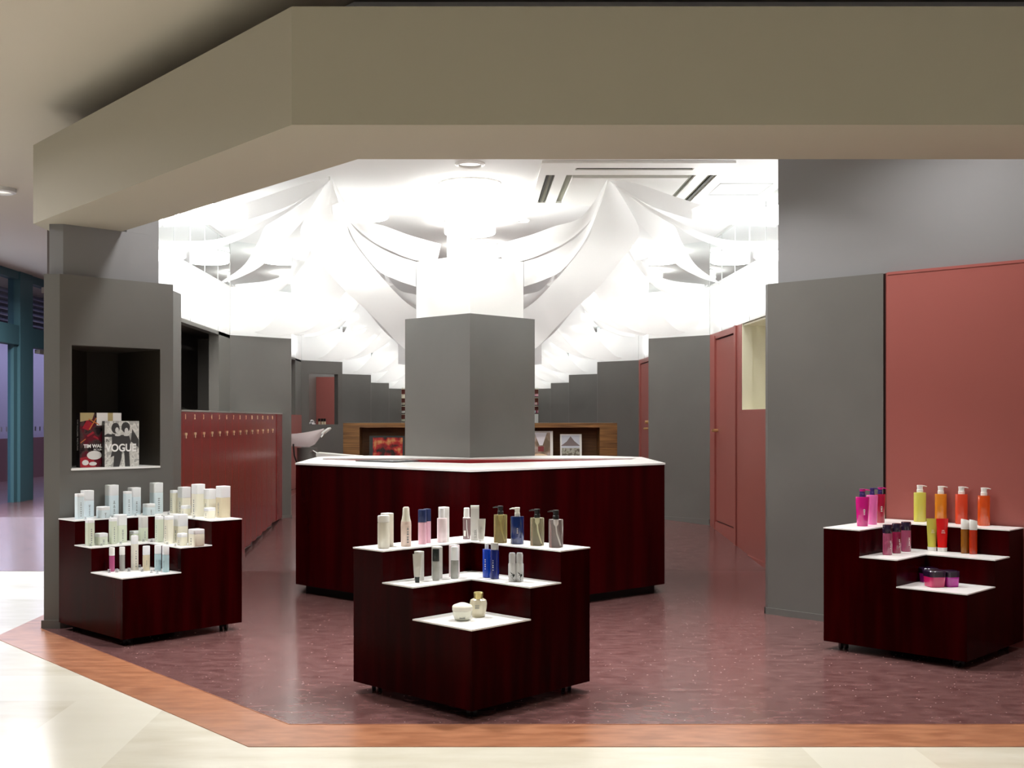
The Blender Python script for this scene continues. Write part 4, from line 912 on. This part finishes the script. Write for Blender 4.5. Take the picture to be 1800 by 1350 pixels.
# ------------------------------------------------------------------ shampoo basin behind the left panel
bs = thing('shampoo_basin', 'white shampoo basin with black hose beside the walnut desk', 'basin', (-2.0, 13.55, ZF2))
def bz(y_): return H-(y_-CY)*13.55/F-ZF2
def bx_(x_): return (x_-CX)/F*13.55+2.0
bm = NB(); rings = []
N_ = 24
for f in range(9):
    t = f/8
    x = bx_(500)+(bx_(571)-bx_(500))*t
    zt2 = bz(763)+(bz(753)-bz(763))*(t**2); zb2 = bz(783)+(bz(786)-bz(783))*min(1, t*2) if t < 0.7 else bz(786)+(bz(757)-bz(786))*((t-0.7)/0.3)
    w_ = 0.22*math.sin(math.pi*(0.12+0.80*t))**0.6
    ring = []
    for i in range(N_):
        a = math.pi*i/(N_-1); ring.append(bm.verts.new((x, -w_*math.cos(a), zt2-(zt2-zb2)*math.sin(a)**0.8)))
    rings.append(ring)
for A, B in zip(rings, rings[1:]):
    for i in range(N_-1): bm.faces.new((A[i], A[i+1], B[i+1], B[i]))
bm.faces.new(rings[0])
bm.faces.new(rings[-1])
bmesh.ops.solidify(bm, geom=bm.faces[:], thickness=0.012)
obj('bowl', bm, M['porcelain'], bs, True)
bm = NB(); lathe(bm, [(0, 0.0), (0.12, 0.0), (0.12, bz(787)), (0, bz(787))], 24, cx=bx_(540)); obj('pedestal', bm, M['charcoal'], bs, True)
bm = NB(); tube(bm, [(bx_(519), -0.15, bz(780)), (bx_(521), -0.16, bz(800)), (bx_(526), -0.16, bz(815)), (bx_(524), -0.14, bz(858)), (bx_(512), -0.1, bz(861))], 0.009, 8)
tube(bm, [(bx_(515), -0.15, bz(779)), (bx_(511), -0.16, bz(800))], 0.006, 6); obj('hose', bm, M['black'], bs, True)
bm = NB(); tube(bm, [(bx_(565), -0.05, bz(768)), (bx_(573), -0.05, bz(755))], 0.02, 8); tube(bm, [(bx_(545), -0.1, bz(795)), (bx_(552), -0.1, bz(792)), (bx_(560), -0.1, bz(797))], 0.012, 8); obj('bracket', bm, M['chrome'], bs)
bm = NB(); tube(bm, [(bx_(568), -0.12, bz(762)), (bx_(579), -0.12, bz(753.5))], 0.014, 10); tube(bm, [(bx_(568), 0.08, bz(762)), (bx_(579), 0.08, bz(753.5))], 0.014, 10); tube(bm, [(bx_(579), -0.12, bz(753.5)), (bx_(579), 0.08, bz(753.5))], 0.014, 10); obj('neck_rest', bm, P['white'], bs, True)
ch = thing('lounge_seat', 'white flat lounge seat between the basin and the walnut desk', 'lounge seat', (-1.66, 13.1, ZF2))
bm = NB(); prism(bm, [(-0.09, -0.16), (0.42, -0.16), (0.42, 0.16), (-0.09, 0.16)], 0.62, 0.66)
for v in bm.verts: v.co.z += -(v.co.x)*0.08+0.0
bmesh.ops.translate(bm, verts=bm.verts, vec=(0, 0, H-(797-CY)*12.94/F-ZF2-0.66)); obj('seat', bm, P['white'], ch)
bm = NB(); lathe(bm, [(0, 0), (0.2, 0), (0.2, 0.03), (0.05, 0.05), (0.05, 0.56), (0, 0.56)], 20, cx=0.15); obj('pedestal', bm, M['chrome'], ch, True)
bm = NB(); box(bm, 0.30, 0.35, -0.14, 0.14, 0.68, 0.97); bm.free()
# bottles on the hatch sill
for i, x in enumerate((561, 566, 570.5)):
    Yh = 17.10+0.035*i; X = (x-CX)/F*Yh
    t_ = prod('round_bottle', 'small cream bottle with black cap on the serving hatch sill', 'bottle', X, Yh+0.02, 1.193, 0, 'black capped bottles on the hatch sill')
    bm = NB(); lathe(bm, [(0, 0), (0.017, 0), (0.017, 0.045), (0, 0.045)], 12); obj('body', bm, P['beige'], t_, True)
    bm = NB(); lathe(bm, [(0, 0.045), (0.018, 0.045), (0.018, 0.088), (0, 0.088)], 12); obj('cap', bm, M['black'], t_, True)
cl = thing('folded_towel', 'crumpled grey and white cloths on the left of the hatch sill', 'cloth', (-2.36, 17.03, 1.193))
bm = NB(); bmesh.ops.create_icosphere(bm, subdivisions=3, radius=1)
for v in bm.verts:
    v.co = Vector((v.co.x*0.055, v.co.y*0.03, max(v.co.z, -0.0)*0.07))+Vector((random.uniform(-1, 1), random.uniform(-1, 1), random.uniform(0, 1)))*0.004
bmesh.ops.rotate(bm, verts=bm.verts, cent=(0, 0, 0), matrix=Matrix.Rotation(math.radians(45), 3, 'Z'))
obj('cloth', bm, blotch('towel_mix', (60, 60, 64), (190, 190, 192), (230, 230, 230), 30), cl)

# ------------------------------------------------------------------ far wall shelf with bottles
sh = thing('wall_shelf', 'white framed wall shelf with red backs at the far end', 'shelf', (0, YB, ZF2))
k_ = YB/F
def shz(y_): return H-(y_-CY)*k_-ZF2
xl_, xr_ = (699-CX)*k_, (949.5-CX)*k_
bm = NB(); box(bm, xl_, xl_+0.035, 0, 0.3, 0, shz(683.5)); box(bm, xr_-0.035, xr_, 0, 0.3, 0, shz(683.5)); box(bm, -0.3, -0.26, 0, 0.3, 0, shz(683.5)); box(bm, 0.26, 0.3, 0, 0.3, 0, shz(683.5)); box(bm, xl_, xr_, 0, 0.3, shz(683.5), shz(683.5)+0.012)
obj('shelf_frame', bm, M['cream'], sh)
bm = NB(); box(bm, xl_, xr_, 0.28, 0.3, 0, shz(684)); obj('back_panel', bm, M['red_wall'], sh)
bm = NB(); box(bm, xr_-0.2, xr_-0.035, 0.0, 0.02, 0, shz(728)); box(bm, 0.3, xr_-0.2, 0.0, 0.02, 0, shz(728)); obj('cupboard_front', bm, P['white'], sh)
for y_ in (699, 713.7, 728.0, 742.8):
    bm = NB(); box(bm, xl_+0.035, -0.3, 0.0, 0.28, shz(y_+0.9), shz(y_)); obj('shelf_board', bm, M['cream'], sh)
for y_ in (698.6, 713.4, 727.6):
    bm = NB(); box(bm, 0.3, xr_-0.035, 0.0, 0.28, shz(y_+0.9), shz(y_)); obj('shelf_board', bm, M['cream'], sh)
far = []
cols_l = {699: ('cream', 'cream'), 713.7: ('cream', 'black'), 728.0: ('white', 'black'), 742.8: ('green', 'black')}
rowname = {699: 'top', 713.7: 'second', 728.0: 'third', 742.8: 'lowest'}
for y_, (c1, c2) in cols_l.items():
    for i in range(5):
        X = xl_+0.06+i*0.042; Z = ZF2+shz(y_)
        t_ = prod('small_bottle', 'small pale bottle in the %s row of the far shelf, left of the pillar' % rowname[y_], 'bottle', X, YB+0.06, Z, 0, 'bottles in the %s row of the far left shelf' % rowname[y_])
        bm = NB(); lathe(bm, [(0, 0.03), (0.017, 0.03), (0.017, 0.10), (0, 0.10)], 10); obj('body', bm, P[c1], t_)
        bm = NB(); lathe(bm, [(0, 0.0), (0.018, 0.0), (0.018, 0.03), (0, 0.03)], 10); obj('cap', bm, M['black'] if c2 == 'black' else P['ivory'], t_)
for (y_, rn, cs) in ((698.6, 'top', ('pink',)*5), (713.4, 'middle', ('pink', 'pinkpale', 'pink', 'ivory', 'burg2')), (727.6, 'lowest', ('blue', 'blue', 'blue2', 'burg2', 'pink'))):
    for i in range(5):
        X = xr_-0.06-0.04*(4-i); Z = ZF2+shz(y_)
        t_ = prod('small_bottle', 'small coloured bottle in the %s row of the far shelf, right of the pillar' % rn, 'bottle', X, YB+0.06, Z, 0, 'bottles in the %s row of the far right shelf' % rn)
        bm = NB(); lathe(bm, [(0, 0.03), (0.016, 0.03), (0.016, 0.10), (0, 0.10)], 10); obj('body', bm, P[cs[i]], t_)
        bm = NB(); lathe(bm, [(0, 0.0), (0.017, 0.0), (0.017, 0.03), (0, 0.03)], 10); obj('cap', bm, P['darkcap'], t_)

# ------------------------------------------------------------------ ceiling fittings
def copy_tree(o, parent=None):
    c = o.copy(); C.objects.link(c)
    if parent: c.parent = parent
    for ch_ in [q for q in bpy.data.objects if q.parent == o]: copy_tree(ch_, c)
    return c
lp = thing('drum_lamp', 'round white drum lamp nearest the entrance above the counter', 'ceiling lamp', (0, 9.0, ZC-0.115), group='drum lamps on the salon ceiling')
R_ = 0.24
bm = NB(); lathe(bm, [(0, 0), (R_*0.96, 0), (R_, 0.008), (R_, 0.1), (0, 0.1)], 48); obj('diffuser', bm, M['lamp'], lp, True)
bm = NB(); lathe(bm, [(0, 0.1), (R_+0.006, 0.1), (R_+0.006, 0.115), (0, 0.115)], 48); obj('mount_ring', bm, M['lamp_ring'], lp, True)
lamps = [((0.25, 9.9), 'drum lamp directly right of the pale shaft above the pillar'), ((0, 10.75), 'drum lamp directly behind the pale shaft above the pillar'),
         ((0.10, 12.2), 'drum lamp further behind the pale shaft, just above the drape crossing'), ((1.68, 12.3), 'drum lamp behind the right drape, second row'), ((-1.68, 12.3), 'drum lamp behind the left drape, second row'),
         ((2.2, 10.0), 'drum lamp beside the right wall mirror near the air conditioner'), ((-0.95, 9.9), 'drum lamp to the left of the pillar, above the white drape'), ((-2.2, 10.0), 'drum lamp close to the left wall mirror'),]
for k in range(1, 5):
    for xy in ((0, 9+PER*k), (1.7, 12.3+PER*k), (-1.7, 12.3+PER*k), (2.2, 10+PER*k), (-2.2, 10+PER*k)):
        sd_ = 'on the centre line' if xy[0] == 0 else ('right of centre' if xy[0] > 0 else 'left of centre')
        lamps.append((xy, 'drum lamp deep in the salon, %s, %s, %s' % (['second bay', 'third bay', 'fourth bay', 'fifth bay'][k-1], sd_, 'rear of its bay' if abs(xy[0]) == 1.7 else 'front of its bay')))
for (x, y), lab in lamps:
    c = copy_tree(lp); c.location = (x, y, ZC-0.115); c['label'] = lab
def spotlight(x, y, r, lab):
    t_ = thing('ceiling_downlight', lab, 'ceiling light', (x, y, ZC-0.012))
    bm = NB(); lathe(bm, [(r*0.75, 0.0), (r*0.85, -0.006), (r, 0.004), (r, 0.012), (r*0.75, 0.012), (r*0.75, 0)], 32); obj('trim_ring', bm, P['white'], t_, True)
    bm = NB(); lathe(bm, [(0, 0.006), (r*0.75, 0.006), (r*0.75, 0.012), (0, 0.012)], 32); obj('speaker_grille', bm, M['label'] if 'label' in M else P['label'], t_)
spotlight(0.0, 8.30, 0.11, 'round white ceiling speaker above the nearest drum lamp')
spotlight(0.49, 10.65, 0.07, 'small round ceiling disc to the right of the drum lamps')
# cassette air conditioner
ac = thing('air_conditioner', 'ceiling cassette air conditioner with dark slots behind the right drape', 'air conditioner', (1.22, 9.12, ZC))
zb_ = -0.02
def acx(x): return x-1.22
def acy(y): return y-9.12
bm = NB()
for (a, b_, c_, d_) in ((0.52, 1.92, 8.2, 8.36), (0.52, 1.92, 8.43, 8.60), (0.52, 1.92, 9.71, 9.85), (0.52, 0.575, 8.60, 9.71), (0.645, 0.73, 8.60, 9.71), (1.71, 1.80, 8.60, 9.71), (1.87, 1.92, 8.60, 9.71), (0.52, 0.78, 8.36, 8.43), (1.65, 1.92, 8.36, 8.43)):
    box(bm, acx(a), acx(b_), acy(c_), acy(d_), zb_, -0.002)
obj('outer_panel', bm, P['white'], ac)
bm = NB(); box(bm, acx(0.78), acx(1.66), acy(8.65), acy(9.67), zb_-0.012, -0.006); obj('centre_panel', bm, P['white'], ac)
bm = NB(); box(bm, acx(0.73), acx(1.71), acy(8.60), acy(9.71), -0.005, -0.002); box(bm, acx(0.575), acx(0.645), acy(8.6), acy(9.71), -0.006, -0.002); box(bm, acx(1.80), acx(1.87), acy(8.6), acy(9.71), -0.006, -0.002); box(bm, acx(0.78), acx(1.65), acy(8.36), acy(8.43), -0.006, -0.002); obj('slot_back', bm, M['ac_metal'], ac)
bm = NB(); box(bm, acx(0.585), acx(0.60), acy(8.62), acy(9.69), -0.018, -0.006); box(bm, acx(0.625), acx(0.635), acy(8.62), acy(9.69), -0.018, -0.006); box(bm, acx(1.83), acx(1.845), acy(8.62), acy(9.69), -0.018, -0.006)
box(bm, acx(0.79), acx(1.64), acy(8.385), acy(8.40), -0.018, -0.006); obj('louver_blade', bm, M['ac_dark'], ac)
bm = NB()
for (a, b_, c_, d_) in ((1.98, 2.40, 9.0, 9.008), (1.98, 2.40, 9.45, 9.458), (1.98, 1.988, 9.0, 9.458), (2.392, 2.40, 9.0, 9.458)): box(bm, a, b_, c_, d_, ZC-0.004, ZC)
tag(obj('access_panel', bm, M['seam']), 'thin square outline of a ceiling hatch right of the air conditioner', 'ceiling hatch')

# ------------------------------------------------------------------ white voile drapes
def Q(x, y, Y, s=1): return (s*(x-CX)/F*Y, Y, H+(CY-y)/F*Y)
SHEETS = [
 # (edge one, edge two) as sight line and distance
 ([(1073, 311, 8.75), (1130, 326, 8.7), (1207, 352, 8.8), (1288, 373, 9.0), (1366, 381, 9.22)],
  [(1073, 318, 8.75), (1136, 358, 8.8), (1190, 378, 9.0), (1240, 391, 9.1), (1300, 396, 9.2), (1364, 399, 9.25)]),
 ([(1076, 318, 8.78), (1136, 360, 9.0), (1191, 389, 9.2), (1243, 413, 9.4), (1290, 423, 9.5), (1358, 424, 9.33)],
  [(1076, 322, 8.78), (1136, 366, 9.1), (1186, 397, 9.4), (1230, 421, 9.6), (1280, 436, 9.7), (1350, 441, 9.45)]),
 ([(1078, 322, 8.85), (1136, 368, 9.2), (1182, 394, 9.6), (1199, 427, 9.9), (1225, 468, 10.4), (1272, 501, 11.15)],
  [(1073, 320, 8.9), (1113, 380, 9.3), (1157, 429, 9.9), (1191, 466, 10.3), (1230, 487, 10.8), (1276, 502, 11.05)]),
 ([(1075, 316, 8.8), (1105, 365, 9.1), (1124, 405, 9.4), (1113, 432, 9.7), (1087, 463, 10.0), (1047, 510, 10.5), (1010, 543, 11.0), (977, 576, 11.5), (946, 609, 12.1), (900, 636, 13.0), (830, 650, 14.2), (700, 640, 15.8)],
  [(1071, 315, 8.75), (1060, 345, 8.9), (1045, 380, 9.15), (1034, 420, 9.5), (995, 471, 10.0), (968, 502, 10.5), (940, 530, 11.0), (910, 550, 11.6), (880, 562, 12.2), (840, 568, 13.0), (790, 566, 14.2), (700, 560, 15.8)]),
 ([(1068, 314, 8.7), (1045, 354, 8.8), (1016, 385, 9.0), (974, 398, 9.2), (930, 414, 9.4), (877, 429, 9.62)],
  [(1064, 330, 8.8), (1040, 385, 9.0), (1000, 422, 9.3), (960, 443, 9.5), (923, 457, 9.72), (885, 462, 9.82)]),
 ([(1060, 345, 8.9), (1030, 400, 9.1), (990, 432, 9.35), (950, 451, 9.6), (921, 460, 9.93)],
  [(1055, 360, 9.0), (1030, 420, 9.3), (990, 473, 9.7), (955, 492, 9.85), (921, 504, 9.95)]),
 ([(1075, 398, 11.1), (1105, 425, 11.25), (1139, 471, 11.4), (1175, 492, 11.5), (1238, 500, 11.75)],
  [(1080, 420, 11.2), (1118, 465, 11.5), (1152, 505, 11.6), (1201, 527, 11.8), (1240, 531, 11.8)]),
 ([(1062, 402, 11.1), (1100, 430, 11.25), (1128, 487, 11.5), (1154, 541, 11.75), (1185, 576, 11.95), (1205, 584, 11.95)],
  [(1050, 404, 11.1), (1030, 460, 11.3), (1046, 513, 11.7), (1076, 552, 12.05), (1107, 578, 12.2), (1135, 587, 12.2)]),
 ([(1000, 470, 11.6), (1040, 508, 11.9), (1076, 550, 12.15), (1107, 577, 12.3), (1140, 586, 12.2)],
  [(960, 500, 11.8), (1010, 525, 12.0), (1040, 555, 12.2), (1087, 581, 12.35), (1125, 590, 12.35)]),
]
def canopy(s, k, label):
    pk = Q(1073, 312, 8.75, s)
    t_ = thing('ceiling_drape', label, 'drape', (pk[0], pk[1]+PER*k, pk[2]))
    for e1_, e2_ in SHEETS:
        n_ = 36; A = catmull([Q(*p, s) for p in e1_], n_); B = catmull([Q(*p, s) for p in e2_], n_)
        bm = NB(); mm = 10; rows = []
        for i in range(n_+1):
            row = []
            for j in range(mm+1):
                u = j/mm; p = A[i].lerp(B[i], u)
                wd_ = (A[i]-B[i]).length
                p = p+Vector((0, 0, -0.07*wd_*4*u*(1-u)))     # cloth sags between its edges
                row.append(bm.verts.new((p.x-pk[0], p.y-pk[1], min(p.z, ZC-0.004)-pk[2])))
            rows.append(row)
        for i in range(n_):
            for j in range(mm): bm.faces.new((rows[i][j], rows[i+1][j], rows[i+1][j+1], rows[i][j+1]))
        obj('cloth_panel', bm, M['voile'], t_, True)
    bm = NB(); tube(bm, [(0, 0, -0.02), (0, 0, ZC-pk[2]-(0.033 if s == 1 else 0.0))], 0.006, 8); obj('ceiling_hook', bm, M['lamp_ring'], t_)
    return t_
dep = ['nearest the entrance', 'second from the entrance', 'third from the entrance', 'fourth from the entrance', 'farthest from the entrance']
for s, sd in ((1, 'right'), (-1, 'left')):
    first = canopy(s, 0, 'white voile drape gathered at the ceiling, %s side, %s' % (sd, dep[0]))
    for k in range(1, 5):
        c = copy_tree(first); c.location.y += PER*k; c['label'] = 'white voile drape gathered at the ceiling, %s side, %s' % (sd, dep[k])
# no group needed: each is told apart by side and depth
